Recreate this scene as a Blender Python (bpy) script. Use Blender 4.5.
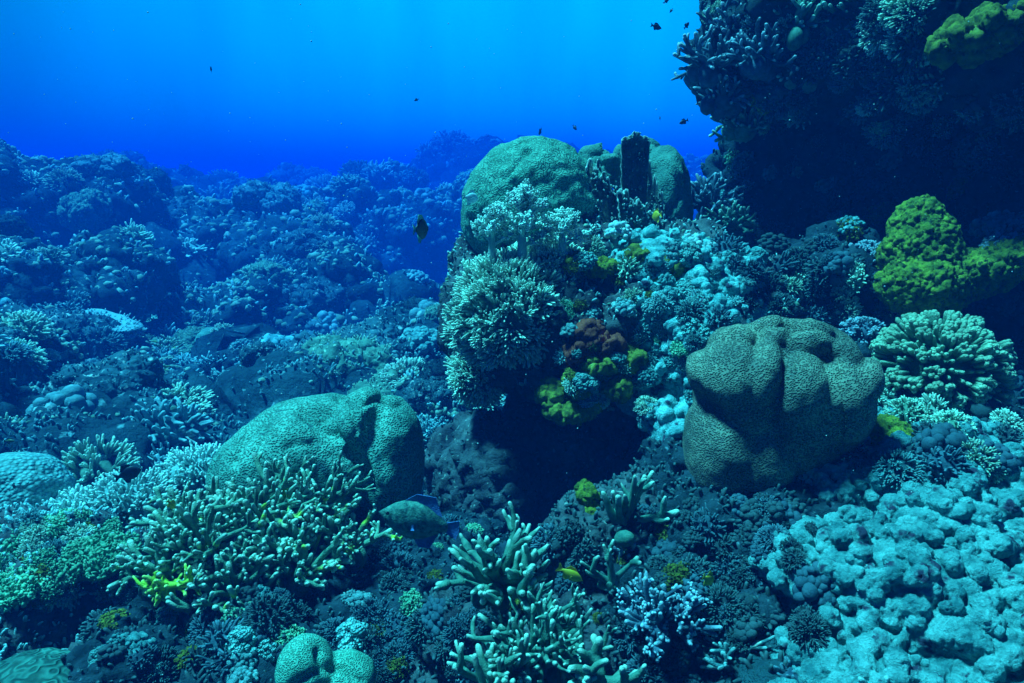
import bpy, bmesh, math, random
import numpy as np
from mathutils import Vector, Matrix, Euler

random.seed(7)
RNG = np.random.default_rng(11)
PI = math.pi
for o in list(bpy.data.objects):
    bpy.data.objects.remove(o)
SC = bpy.context.scene
COL = SC.collection

# ------------------------------------------------------------------ camera
CAM = np.array([0.0, 0.0, 3.0])
PITCH = math.radians(-12.0)
FPX = 683.0
cam_data = bpy.data.cameras.new('camera')
cam_data.sensor_width = 36.0
cam_data.lens = 36.0 * FPX / 1024.0
cam_data.clip_start = 0.05
cam_data.clip_end = 500.0
cam_obj = bpy.data.objects.new('camera', cam_data)
cam_obj.location = CAM
cam_obj.rotation_euler = (PI / 2 + PITCH, 0, 0)
COL.objects.link(cam_obj)
SC.camera = cam_obj
cam_data.dof.use_dof = False

# ------------------------------------------------------------------ render / view
SC.view_settings.view_transform = 'Standard'
SC.view_settings.look = 'None'
SC.view_settings.exposure = 1.3
SC.view_settings.gamma = 1.0
SC.view_settings.use_curve_mapping = False
cy = SC.cycles
cy.max_bounces = 5
cy.diffuse_bounces = 2
cy.glossy_bounces = 1
cy.transmission_bounces = 1
cy.volume_bounces = 1
cy.transparent_max_bounces = 6
cy.sample_clamp_indirect = 4.0
cy.use_denoising = True
cy.caustics_reflective = False
cy.caustics_refractive = False
try:
    cy.denoiser = 'OPENIMAGEDENOISE'
    cy.denoising_prefilter = 'ACCURATE'
except Exception:
    pass

# ------------------------------------------------------------------ light
SUN_EL, SUN_AZ = math.radians(68), math.radians(-80)      # azimuth from +Y towards +X
sun_dir = Vector((math.sin(SUN_AZ) * math.cos(SUN_EL), math.cos(SUN_AZ) * math.cos(SUN_EL), math.sin(SUN_EL)))
sun_data = bpy.data.lights.new('sun', 'SUN')
sun_data.energy = 5.0
sun_data.angle = math.radians(9.0)
sun_data.color = (0.125, 0.94, 0.90)
sun = bpy.data.objects.new('sun', sun_data)
sun.rotation_euler = sun_dir.to_track_quat('Z', 'Y').to_euler()
sun.location = (0, 0, 20)
COL.objects.link(sun)

world = bpy.data.worlds.new('World')
SC.world = world
world.use_nodes = True
wn = world.node_tree
wn.nodes.clear()
w_out = wn.nodes.new('ShaderNodeOutputWorld')
w_bg = wn.nodes.new('ShaderNodeBackground')
w_sky = wn.nodes.new('ShaderNodeTexSky')
w_sky.sky_type = 'NISHITA'
w_sky.sun_disc = False
w_sky.sun_elevation = SUN_EL
w_sky.sun_rotation = SUN_AZ
w_tc = wn.nodes.new('ShaderNodeTexCoord')
w_sep = wn.nodes.new('ShaderNodeSeparateXYZ')
w_ramp = wn.nodes.new('ShaderNodeValToRGB')               # the water filters the skylight: bright overhead, dark below
w_map = wn.nodes.new('ShaderNodeMapRange')
w_map.inputs[1].default_value = -1.0
w_map.inputs[2].default_value = 1.0
el = w_ramp.color_ramp.elements
el[0].position = 0.0;  el[0].color = (0.0, 0.004, 0.03, 1)
el[1].position = 1.0;  el[1].color = (0.01, 0.16, 0.26, 1)
for pos, c in ((0.44, (0.0, 0.006, 0.06)), (0.51, (0.0, 0.85, 0.60)), (0.58, (0.0, 0.80, 0.80)), (0.68, (0.0, 0.95, 0.90))):
    e = w_ramp.color_ramp.elements.new(pos); e.color = (*c, 1)
w_mul = wn.nodes.new('ShaderNodeMixRGB'); w_mul.blend_type = 'MULTIPLY'; w_mul.inputs[0].default_value = 1.0
w_dot = wn.nodes.new('ShaderNodeVectorMath'); w_dot.operation = 'DOT_PRODUCT'
bd = Vector((0.12, 0.95, 0.30)).normalized()
w_dot.inputs[1].default_value = bd
w_g = wn.nodes.new('ShaderNodeMapRange')                   # brighter water towards open sea and the sun
w_g.inputs[1].default_value = 0.62; w_g.inputs[2].default_value = 1.0
w_g.inputs[3].default_value = 0.03; w_g.inputs[4].default_value = 1.5
w_mul2 = wn.nodes.new('ShaderNodeMixRGB'); w_mul2.blend_type = 'MULTIPLY'; w_mul2.inputs[0].default_value = 1.0
L = wn.links.new
L(w_tc.outputs['Generated'], w_sep.inputs[0])
L(w_sep.outputs[2], w_map.inputs[0]); L(w_map.outputs[0], w_ramp.inputs[0])
L(w_sky.outputs[0], w_mul.inputs[1]); L(w_ramp.outputs[0], w_mul.inputs[2])
L(w_tc.outputs['Generated'], w_dot.inputs[0]); L(w_dot.outputs['Value'], w_g.inputs[0])
L(w_mul.outputs[0], w_mul2.inputs[1]); L(w_g.outputs[0], w_mul2.inputs[2])
w_nz = wn.nodes.new('ShaderNodeTexNoise'); w_nz.inputs['Scale'].default_value = 4.0; w_nz.inputs['Detail'].default_value = 3
w_nm = wn.nodes.new('ShaderNodeMapping'); w_nm.inputs['Scale'].default_value = (2.2, 1.0, 0.5)
w_nr = wn.nodes.new('ShaderNodeMapRange'); w_nr.inputs[1].default_value = .3; w_nr.inputs[2].default_value = .7; w_nr.inputs[3].default_value = .86; w_nr.inputs[4].default_value = 1.14
w_mul3 = wn.nodes.new('ShaderNodeMixRGB'); w_mul3.blend_type = 'MULTIPLY'; w_mul3.inputs[0].default_value = 1.0
L(w_tc.outputs['Generated'], w_nm.inputs[0]); L(w_nm.outputs[0], w_nz.inputs['Vector']); L(w_nz.outputs['Fac'], w_nr.inputs[0])
L(w_mul2.outputs[0], w_mul3.inputs[1]); L(w_nr.outputs[0], w_mul3.inputs[2])
L(w_mul3.outputs[0], w_bg.inputs[0]); L(w_bg.outputs[0], w_out.inputs[0])
w_bg.inputs[1].default_value = 0.098

HAZE_DENSITY = 0.095
HAZE_COLOR = (0.0, 0.052, 0.245, 1)
HAZE_ABSORB = (0.0, 0.18, 0.93, 1)

# ------------------------------------------------------------------ projection helpers
_c, _s = math.cos(PITCH), math.sin(PITCH)
FW = np.array([0, _c, _s]); UPV = np.array([0, -_s, _c]); RT = np.array([1.0, 0, 0])
def P(px, py, d):
    return CAM + d * (FW + RT * ((px - 512) / FPX) + UPV * ((341.5 - py) / FPX))
def proj(p):
    q = np.asarray(p, float) - CAM
    d = q @ FW
    dd = np.where(d > 0.01, d, 0.01)
    return 512 + FPX * (q @ RT) / dd, 341.5 - FPX * (q @ UPV) / dd, d
def S(px, d):
    return px * d / FPX

# ------------------------------------------------------------------ noise
_prm = np.random.default_rng(3).permutation(4096).astype(np.int64)
_val = np.random.default_rng(4).random((4096, 3))
_grd = np.random.default_rng(5).normal(size=(4096, 3)); _grd /= np.linalg.norm(_grd, axis=1)[:, None]
def _h(i, j, k, seed):
    a = _prm[(i + seed * 131) & 4095]
    b = _prm[(a + j) & 4095]
    return _prm[(b + k) & 4095]
def noise(p, seed=0):
    f = np.floor(p); t = p - f; i = f.astype(np.int64)
    u = t * t * t * (t * (t * 6 - 15) + 10)
    r = 0
    for dx in (0, 1):
        for dy in (0, 1):
            for dz in (0, 1):
                g = _grd[_h(i[:, 0] + dx, i[:, 1] + dy, i[:, 2] + dz, seed)]
                d = t - np.array([dx, dy, dz])
                w = (u[:, 0] if dx else 1 - u[:, 0]) * (u[:, 1] if dy else 1 - u[:, 1]) * (u[:, 2] if dz else 1 - u[:, 2])
                r = r + w * (g * d).sum(1)
    return r * 1.6
def fbm(p, octv=4, seed=0, gain=0.5):
    r = 0; a = 1.0
    for o in range(octv):
        r = r + a * noise(p * (2.03 ** o), seed + o); a *= gain
    return r
def cell(p, seed=0):
    f = np.floor(p); i = f.astype(np.int64)
    d1 = np.full(len(p), 9.0); d2 = np.full(len(p), 9.0); idv = np.zeros(len(p))
    for dx in (-1, 0, 1):
        for dy in (-1, 0, 1):
            for dz in (-1, 0, 1):
                h = _h(i[:, 0] + dx, i[:, 1] + dy, i[:, 2] + dz, seed)
                c = f + np.array([dx, dy, dz]) + _val[h]
                d = ((c - p) ** 2).sum(1)
                m = d < d1
                d2 = np.where(m, d1, np.minimum(d2, d))
                idv = np.where(m, _val[(h + 17) & 4095, 0], idv)
                d1 = np.where(m, d, d1)
    return np.sqrt(d1), np.sqrt(d2), idv
def puff(p, size, seed=0, warp=0.25):
    q = p / size
    if warp:
        q = q + warp * np.stack([noise(q * 0.9 + 7, seed), noise(q * 0.9 + 31, seed + 1), noise(q * 0.9 + 57, seed + 2)], 1)
    a, b, idv = cell(q, seed)
    return np.sqrt(np.clip(1 - (a / 0.95) ** 2, 0, 1)) * (0.55 + 0.9 * idv), idv

# ------------------------------------------------------------------ meshes
class G:
    def __init__(self): self.V = []; self.F = []; self.T = []; self.n = 0
    def add(self, v, f, t=0.0):
        v = np.asarray(v, float).reshape(-1, 3)
        self.V.append(v)
        for ff in (f if isinstance(f, (list, tuple)) else [f]):
            self.F.append(np.asarray(ff, np.int64) + self.n)
        self.T.append(np.full(len(v), t) if np.isscalar(t) else np.asarray(t, float))
        self.n += len(v)
        return self
    def arrays(self): return np.concatenate(self.V), self.F, np.concatenate(self.T)
def mesh_data(name, V, Fs, T=None, smooth=True):
    me = bpy.data.meshes.new(name)
    me.vertices.add(len(V)); me.vertices.foreach_set('co', np.asarray(V, np.float32).ravel())
    loops = np.concatenate([f.ravel() for f in Fs]).astype(np.int32)
    tot = np.concatenate([np.full(len(f), f.shape[1]) for f in Fs])
    st = np.concatenate([[0], np.cumsum(tot)[:-1]]).astype(np.int32)
    me.loops.add(len(loops)); me.loops.foreach_set('vertex_index', loops)
    me.polygons.add(len(tot)); me.polygons.foreach_set('loop_start', st)
    me.polygons.foreach_set('use_smooth', np.full(len(tot), smooth))
    me.update(calc_edges=True)
    if T is not None:
        at = me.attributes.new('tip', 'FLOAT', 'POINT'); at.data.foreach_set('value', np.asarray(T, np.float32))
    return me
def tag(o, label=None, cat=None, group=None, kind=None):
    if label: o['label'] = label
    if cat: o['category'] = cat
    if group: o['group'] = group
    if kind: o['kind'] = kind
    return o
def obj(name, data, mat=None, parent=None, loc=None):
    if isinstance(data, G):
        V, F, T = data.arrays(); data = mesh_data(name, V, F, T)
    if mat and not data.materials: data.materials.append(mat)
    o = bpy.data.objects.new(name, data); COL.objects.link(o)
    if parent: o.parent = parent
    if loc is not None: o.location = loc
    return o
def thing(name, label, cat, loc=(0, 0, 0), group=None):
    o = bpy.data.objects.new(name, None); COL.objects.link(o); o.location = loc
    o.empty_display_size = 0.05
    return tag(o, label, cat, group)
def copy_thing(root, kids):
    r = root.copy(); COL.objects.link(r)
    for ch in kids:
        c = ch.copy(); COL.objects.link(c); c.parent = r
    return r
_ico = {}
def ico(n):
    if n not in _ico:
        bm = bmesh.new(); bmesh.ops.create_icosphere(bm, subdivisions=n, radius=1.0)
        bm.verts.ensure_lookup_table()
        _ico[n] = (np.array([v.co[:] for v in bm.verts]), np.array([[v.index for v in f.verts] for f in bm.faces]))
        bm.free()
    return _ico[n]
def rotz(a):
    c, s = math.cos(a), math.sin(a); return np.array([[c, -s, 0], [s, c, 0], [0, 0, 1]])
def rot(rx, ry, rz):
    return np.array(Euler((rx, ry, rz)).to_matrix())
def ell(g, c, r, R=None, n=3, t=0.0):
    v, f = ico(n)
    v = v * np.asarray(r, float)
    if R is not None: v = v @ R.T
    g.add(v + np.asarray(c), f, t)
def vnormals(V, Fs):
    N = np.zeros_like(V)
    for F in Fs:
        if F.shape[1] == 4: n = np.cross(V[F[:, 2]] - V[F[:, 0]], V[F[:, 3]] - V[F[:, 1]])
        else: n = np.cross(V[F[:, 1]] - V[F[:, 0]], V[F[:, 2]] - V[F[:, 0]])
        for k in range(F.shape[1]):
            for a in range(3): N[:, a] += np.bincount(F[:, k], n[:, a], len(V))
    return N / (np.linalg.norm(N, axis=1)[:, None] + 1e-12)
def smooth(V, Fs, it=2, f=0.5):
    E = np.concatenate([np.stack([F[:, k], F[:, (k + 1) % F.shape[1]]], 1) for F in Fs for k in range(F.shape[1])])
    cnt = np.bincount(E[:, 0], minlength=len(V)) + np.bincount(E[:, 1], minlength=len(V)); cnt = np.maximum(cnt, 1)
    for _ in range(it):
        A = np.stack([np.bincount(E[:, 0], V[E[:, 1], a], len(V)) + np.bincount(E[:, 1], V[E[:, 0], a], len(V)) for a in range(3)], 1) / cnt[:, None]
        V = V + f * (A - V)
    return V
def remesh(g, voxel, it=2):
    V, F, T = g.arrays()
    me = mesh_data('tmp', V, F)
    o = bpy.data.objects.new('tmp', me); COL.objects.link(o)
    m = o.modifiers.new('r', 'REMESH'); m.mode = 'VOXEL'; m.voxel_size = voxel
    dg = bpy.context.evaluated_depsgraph_get()
    ev = o.evaluated_get(dg); em = ev.to_mesh()
    n = len(em.vertices); V = np.empty(n * 3); em.vertices.foreach_get('co', V); V = V.reshape(-1, 3)
    nl = len(em.loops); li = np.empty(nl, np.int32); em.loops.foreach_get('vertex_index', li)
    npo = len(em.polygons); lt = np.empty(npo, np.int32); em.polygons.foreach_get('loop_total', lt)
    ls = np.empty(npo, np.int32); em.polygons.foreach_get('loop_start', ls)
    Fs = []
    for k in (3, 4):
        s = ls[lt == k]
        if len(s): Fs.append(np.stack([li[s + j] for j in range(k)], 1).astype(np.int64))
    ev.to_mesh_clear(); bpy.data.objects.remove(o); bpy.data.meshes.remove(me)
    return smooth(V, Fs, it), Fs
def area_sample(V, Fs, n, rng, mask=None):
    C, N, A = [], [], []
    for F in Fs:
        if F.shape[1] == 4: nn = np.cross(V[F[:, 2]] - V[F[:, 0]], V[F[:, 3]] - V[F[:, 1]]) / 2
        else: nn = np.cross(V[F[:, 1]] - V[F[:, 0]], V[F[:, 2]] - V[F[:, 0]]) / 2
        C.append(V[F].mean(1)); a = np.linalg.norm(nn, axis=1); A.append(a); N.append(nn / (a[:, None] + 1e-12))
    C = np.concatenate(C); N = np.concatenate(N); A = np.concatenate(A)
    w = A * (mask(C, N) if mask is not None else 1.0)
    if w.sum() <= 0: return np.zeros((0, 3)), np.zeros((0, 3))
    idx = rng.choice(len(C), n, p=w / w.sum())
    return C[idx], N[idx]
def tube(g, pts, rad, sides=7, tips=None, cap=True):
    pts = np.asarray(pts, float); rad = np.asarray(rad, float)
    n = len(pts)
    tips = np.zeros(n) if tips is None else np.asarray(tips, float)
    if cap:                                               # rounded end
        d = pts[-1] - pts[-2]; d /= np.linalg.norm(d) + 1e-9; r = rad[-1]
        pts = np.concatenate([pts, [pts[-1] + d * r * 0.55, pts[-1] + d * r * 0.9]])
        rad = np.concatenate([rad, [r * 0.8, r * 0.38]]); tips = np.concatenate([tips, [tips[-1]] * 2]); n += 2
    T = np.gradient(pts, axis=0); T /= np.linalg.norm(T, axis=1)[:, None] + 1e-9
    ref = np.array([0.31, 0.77, 0.55]); 
    if abs(T[0] @ ref) > 0.9: ref = np.array([1.0, 0, 0])
    A = np.cross(T, ref); A /= np.linalg.norm(A, axis=1)[:, None] + 1e-9
    B = np.cross(T, A)
    th = np.arange(sides) * 2 * PI / sides
    V = pts[:, None, :] + rad[:, None, None] * (A[:, None, :] * np.cos(th)[None, :, None] + B[:, None, :] * np.sin(th)[None, :, None])
    V = V.reshape(-1, 3)
    i = np.arange(n - 1)[:, None] * sides; j = np.arange(sides)[None, :]; j2 = (j + 1) % sides
    F = np.stack([i + j, i + sides + j, i + sides + j2, i + j2], -1).reshape(-1, 4)[:, ::-1]
    tip_v = pts[-1] + T[-1] * rad[-1] * 0.25
    V = np.concatenate([V, [tip_v]])
    k = (n - 1) * sides
    F2 = np.array([[k + a, k + (a + 1) % sides, n * sides] for a in range(sides)])
    g.add(V, [F, F2], np.concatenate([np.repeat(tips, sides), [tips[-1]]]))

# ------------------------------------------------------------------ materials
def mat(name, c1, c2, nscale=6.0, tipc=None, bump=('voronoi', 60.0, 0.6, 0.004), rough=0.85, c3=None, spec=0.15, edge=0.0, coord='Object', fine=None):
    m = bpy.data.materials.new(name); m.use_nodes = True
    nt = m.node_tree; N = nt.nodes; Lk = nt.links.new
    b = N['Principled BSDF']; b.inputs['Roughness'].default_value = rough
    b.inputs['Specular IOR Level'].default_value = spec
    tc = N.new('ShaderNodeTexCoord'); co = tc.outputs[coord]
    n1 = N.new('ShaderNodeTexNoise'); n1.inputs['Scale'].default_value = nscale; n1.inputs['Detail'].default_value = 6; n1.inputs['Roughness'].default_value = 0.65
    Lk(co, n1.inputs['Vector'])
    r = N.new('ShaderNodeValToRGB'); e = r.color_ramp.elements
    e[0].position = 0.36; e[0].color = (*c1, 1); e[1].position = 0.62; e[1].color = (*c2, 1)
    if c3: x = e.new(0.74); x.color = (*c3, 1)
    Lk(n1.outputs['Fac'], r.inputs[0]); col = r.outputs[0]
    kind, sc, strg, dist = bump
    if kind == 'voronoi':
        v = N.new('ShaderNodeTexVoronoi'); v.inputs['Scale'].default_value = sc; Lk(co, v.inputs['Vector'])
        inv = N.new('ShaderNodeMath'); inv.operation = 'SUBTRACT'; inv.inputs[0].default_value = 1.0; Lk(v.outputs['Distance'], inv.inputs[1]); hgt = inv.outputs[0]
    elif kind == 'honey':                                  # corallites: raised walls round dark cups
        v = N.new('ShaderNodeTexVoronoi'); v.feature = 'F1'; v.inputs['Scale'].default_value = sc; Lk(co, v.inputs['Vector'])
        mr = N.new('ShaderNodeMapRange'); mr.inputs[1].default_value = 0.15; mr.inputs[2].default_value = 0.65; Lk(v.outputs['Distance'], mr.inputs[0]); hgt = mr.outputs[0]
    elif kind == 'maze':                                   # meandering ridges
        n2 = N.new('ShaderNodeTexNoise'); n2.inputs['Scale'].default_value = sc; n2.inputs['Detail'].default_value = 1.0; Lk(co, n2.inputs['Vector'])
        mu = N.new('ShaderNodeMath'); mu.operation = 'MULTIPLY'; mu.inputs[1].default_value = 42.0; Lk(n2.outputs['Fac'], mu.inputs[0])
        si = N.new('ShaderNodeMath'); si.operation = 'SINE'; Lk(mu.outputs[0], si.inputs[0])
        mr = N.new('ShaderNodeMapRange'); mr.inputs[1].default_value = -1; mr.inputs[2].default_value = 1; Lk(si.outputs[0], mr.inputs[0]); hgt = mr.outputs[0]
    else:
        n2 = N.new('ShaderNodeTexNoise'); n2.inputs['Scale'].default_value = sc; n2.inputs['Detail'].default_value = 5; n2.inputs['Roughness'].default_value = 0.7; Lk(co, n2.inputs['Vector']); hgt = n2.outputs['Fac']
    if edge > 0:                                           # ridges keep paler tissue than the valleys
        mx = N.new('ShaderNodeMixRGB'); mx.blend_type = 'MULTIPLY'; mx.inputs[0].default_value = 1.0
        rr = N.new('ShaderNodeMapRange'); rr.inputs[3].default_value = 1 - edge; rr.inputs[4].default_value = 1.25; Lk(hgt, rr.inputs[0])
        Lk(col, mx.inputs[1]); Lk(rr.outputs[0], mx.inputs[2]); col = mx.outputs[0]
    if fine:
        n3 = N.new('ShaderNodeTexNoise'); n3.inputs['Scale'].default_value = fine[0]; n3.inputs['Detail'].default_value = 3; Lk(co, n3.inputs['Vector'])
        r3 = N.new('ShaderNodeMapRange'); r3.inputs[1].default_value = fine[2]; r3.inputs[2].default_value = fine[2] + 0.08; Lk(n3.outputs['Fac'], r3.inputs[0])
        mx = N.new('ShaderNodeMixRGB'); mx.inputs[2].default_value = (*fine[1], 1); Lk(r3.outputs[0], mx.inputs[0]); Lk(col, mx.inputs[1]); col = mx.outputs[0]
    if tipc:
        a = N.new('ShaderNodeAttribute'); a.attribute_name = 'tip'
        mx = N.new('ShaderNodeMixRGB'); mx.inputs[2].default_value = (*tipc, 1); Lk(a.outputs['Fac'], mx.inputs[0]); Lk(col, mx.inputs[1]); col = mx.outputs[0]
    oi = N.new('ShaderNodeObjectInfo')                     # colonies differ a little from each other
    hs = N.new('ShaderNodeHueSaturation'); Lk(col, hs.inputs['Color'])
    vr = N.new('ShaderNodeMapRange'); vr.inputs[3].default_value = 0.78; vr.inputs[4].default_value = 1.22; Lk(oi.outputs['Random'], vr.inputs[0]); Lk(vr.outputs[0], hs.inputs['Value'])
    Lk(hs.outputs[0], b.inputs['Base Color'])
    if strg:
        bp = N.new('ShaderNodeBump'); bp.inputs['Strength'].default_value = strg; bp.inputs['Distance'].default_value = dist; Lk(hgt, bp.inputs['Height']); Lk(bp.outputs[0], b.inputs['Normal'])
    return m
M = {}
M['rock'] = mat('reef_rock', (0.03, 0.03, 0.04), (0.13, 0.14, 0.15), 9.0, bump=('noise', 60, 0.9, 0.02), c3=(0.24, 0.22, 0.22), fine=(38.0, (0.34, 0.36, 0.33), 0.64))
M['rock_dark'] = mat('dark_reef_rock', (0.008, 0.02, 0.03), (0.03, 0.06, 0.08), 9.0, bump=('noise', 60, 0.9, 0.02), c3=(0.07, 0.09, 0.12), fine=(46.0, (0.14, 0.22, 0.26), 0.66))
M['slope'] = mat('reef_slope', (0.008, 0.03, 0.04), (0.035, 0.10, 0.12), 2.2, bump=('noise', 16, 0.9, 0.08), c3=(0.10, 0.24, 0.25), fine=(11.0, (0.22, 0.38, 0.38), 0.63), coord='Object')
M['knob'] = mat('pale_knobbly_coral', (0.08, 0.30, 0.33), (0.40, 0.86, 0.86), 18, bump=('noise', 170, 1.0, 0.016), edge=0.55, fine=(24, (0.09, 0.07, 0.12), 0.60))
M['brain_tan'] = mat('tan_honeycomb_coral', (0.10, 0.10, 0.085), (0.29, 0.25, 0.18), 7, bump=('honey', 200, 1.0, 0.004), edge=0.62, fine=(14, (0.12, 0.12, 0.12), 0.66))
M['brain_green'] = mat('green_brain_coral', (0.06, 0.19, 0.14), (0.14, 0.34, 0.25), 6, bump=('maze', 34, 0.9, 0.003), edge=0.45, fine=(12, (0.06, 0.14, 0.12), 0.66))
M['brain_small'] = mat('small_green_brain_coral', (0.08, 0.28, 0.20), (0.16, 0.42, 0.32), 5, bump=('honey', 260, 1.0, 0.003), edge=0.45)
M['brain_left'] = mat('green_loaf_coral', (0.09, 0.24, 0.19), (0.20, 0.46, 0.36), 7, bump=('honey', 135, 1.0, 0.005), edge=0.6, fine=(11, (0.05, 0.13, 0.13), 0.63))
M['stag_green'] = mat('green_staghorn', (0.04, 0.12, 0.10), (0.13, 0.27, 0.20), 30, tipc=(0.46, 0.58, 0.48), bump=('voronoi', 300, 0.5, 0.002))
M['stag_olive'] = mat('olive_staghorn', (0.06, 0.13, 0.09), (0.19, 0.33, 0.22), 16, tipc=(0.56, 0.66, 0.54), bump=('voronoi', 260, 0.7, 0.003), fine=(9, (0.50, 0.62, 0.06), 0.60))
M['stag_grey'] = mat('grey_staghorn', (0.04, 0.07, 0.11), (0.10, 0.16, 0.22), 22, tipc=(0.40, 0.47, 0.54), bump=('voronoi', 260, 0.5, 0.003))
M['stag_lime'] = mat('lime_staghorn', (0.30, 0.44, 0.03), (0.48, 0.60, 0.06), 18, tipc=(0.75, 0.85, 0.25), bump=('voronoi', 260, 0.5, 0.003))
M['cauli'] = mat('cauliflower_coral', (0.07, 0.14, 0.10), (0.16, 0.25, 0.16), 10, tipc=(0.38, 0.44, 0.30), bump=('voronoi', 220, 0.7, 0.004))
M['soft'] = mat('soft_coral', (0.12, 0.20, 0.16), (0.32, 0.46, 0.38), 10, tipc=(0.75, 0.88, 0.72), bump=('voronoi', 240, 0.6, 0.003))
M['tree'] = mat('tree_soft_coral', (0.30, 0.48, 0.42), (0.50, 0.66, 0.58), 14, tipc=(0.75, 0.88, 0.80), bump=('voronoi', 200, 0.6, 0.004))
M['yellow'] = mat('yellow_green_coral', (0.10, 0.13, 0.02), (0.48, 0.44, 0.04), 24, bump=('noise', 120, 1.0, 0.015), c3=(0.56, 0.56, 0.10), fine=(46, (0.06, 0.08, 0.02), 0.56))
M['olive'] = mat('olive_encrusting_coral', (0.10, 0.10, 0.02), (0.36, 0.32, 0.04), 24, bump=('noise', 120, 0.9, 0.01), c3=(0.46, 0.48, 0.14))
M['leaf'] = mat('green_leafy_coral', (0.04, 0.20, 0.12), (0.14, 0.40, 0.24), 12, tipc=(0.36, 0.60, 0.38), bump=('noise', 80, 0.5, 0.004))
M['plate'] = mat('dark_blade_coral', (0.02, 0.035, 0.04), (0.09, 0.13, 0.11), 26, tipc=(0.50, 0.60, 0.55), bump=('noise', 90, 1.0, 0.012), fine=(40, (0.24, 0.26, 0.2), 0.6))
M['dome'] = mat('green_dome_coral', (0.05, 0.14, 0.12), (0.13, 0.28, 0.22), 9, bump=('voronoi', 120, 0.8, 0.005), edge=0.3)
M['dome_dark'] = mat('shade_toned_green_dome_coral', (0.02, 0.07, 0.06), (0.05, 0.15, 0.12), 12, bump=('maze', 20, 1.0, 0.004), edge=0.5)  # dome colour darkened to stand in for the shadow over it
M['dome_blue'] = mat('pale_dome_coral', (0.14, 0.36, 0.36), (0.28, 0.54, 0.52), 14, bump=('voronoi', 60, 0.9, 0.012), edge=0.5)
M['table'] = mat('table_coral', (0.14, 0.28, 0.28), (0.28, 0.44, 0.42), 9, tipc=(0.66, 0.80, 0.74), bump=('voronoi', 90, 0.6, 0.006))
M['bluerim'] = mat('blue_encrusting_sponge', (0.06, 0.10, 0.30), (0.12, 0.22, 0.52), 20, bump=('voronoi', 220, 0.7, 0.003))
M['ball'] = mat('pale_bubble_coral', (0.30, 0.42, 0.44), (0.50, 0.62, 0.62), 14, bump=('voronoi', 200, 0.5, 0.003))
M['rust'] = mat('rust_sponge', (0.20, 0.03, 0.02), (0.45, 0.08, 0.04), 20, bump=('noise', 90, 0.8, 0.008))
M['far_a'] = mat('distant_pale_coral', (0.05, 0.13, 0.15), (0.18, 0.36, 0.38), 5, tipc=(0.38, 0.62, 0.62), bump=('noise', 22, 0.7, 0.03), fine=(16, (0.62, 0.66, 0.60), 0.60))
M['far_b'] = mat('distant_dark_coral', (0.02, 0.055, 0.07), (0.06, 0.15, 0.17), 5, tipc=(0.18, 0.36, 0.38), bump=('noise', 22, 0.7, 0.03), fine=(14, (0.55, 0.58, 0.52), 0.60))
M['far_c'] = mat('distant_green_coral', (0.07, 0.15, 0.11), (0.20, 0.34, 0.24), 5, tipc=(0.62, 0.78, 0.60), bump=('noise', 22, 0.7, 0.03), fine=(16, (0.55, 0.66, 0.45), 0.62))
M['shade'] = mat('dark_shade_toned_coral', (0.012, 0.022, 0.03), (0.045, 0.07, 0.08), 12, tipc=(0.08, 0.14, 0.15), bump=('noise', 60, 0.7, 0.006))  # dark growth, deepened further to put the hollows' shade into its colour
M['shade_b'] = mat('dull_blue_shade_toned_coral', (0.015, 0.035, 0.06), (0.05, 0.10, 0.13), 12, tipc=(0.10, 0.18, 0.22), bump=('noise', 60, 0.7, 0.006))  # bluish dark growth, likewise deepened in place of shade
def plain(name, c, rough=0.5):
    m = bpy.data.materials.new(name); m.use_nodes = True; b = m.node_tree.nodes['Principled BSDF']
    n = m.node_tree.nodes.new('ShaderNodeTexNoise'); n.inputs['Scale'].default_value = 60
    r = m.node_tree.nodes.new('ShaderNodeValToRGB'); r.color_ramp.elements[0].color = (*[x * 0.6 for x in c], 1); r.color_ramp.elements[1].color = (*[min(1, x * 1.3) for x in c], 1)
    tc = m.node_tree.nodes.new('ShaderNodeTexCoord'); m.node_tree.links.new(tc.outputs['Object'], n.inputs['Vector'])
    m.node_tree.links.new(n.outputs['Fac'], r.inputs[0]); m.node_tree.links.new(r.outputs[0], b.inputs['Base Color'])
    b.inputs['Roughness'].default_value = rough
    return m
M['f_dark'] = plain('dark_fish', (0.012, 0.015, 0.03)); M['f_blue'] = plain('blue_fish', (0.02, 0.06, 0.5)); M['f_yellow'] = plain('yellow_fish', (0.75, 0.45, 0.02))
M['f_pale'] = plain('pale_fish', (0.55, 0.85, 0.9)); M['f_olive'] = plain('olive_fish', (0.10, 0.12, 0.03)); M['f_eye'] = plain('fish_eye', (0.01, 0.01, 0.01), 0.2); M['f_teal'] = plain('teal_fish', (0.10, 0.30, 0.30))
M['f_mottle'] = mat('mottled_green_fish', (0.02, 0.06, 0.06), (0.12, 0.27, 0.21), 60, bump=('voronoi', 190, 0.5, 0.002), c3=(0.16, 0.32, 0.26))
M['speck'] = plain('drifting_speck', (0.6, 0.65, 0.65), 0.9)

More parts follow.
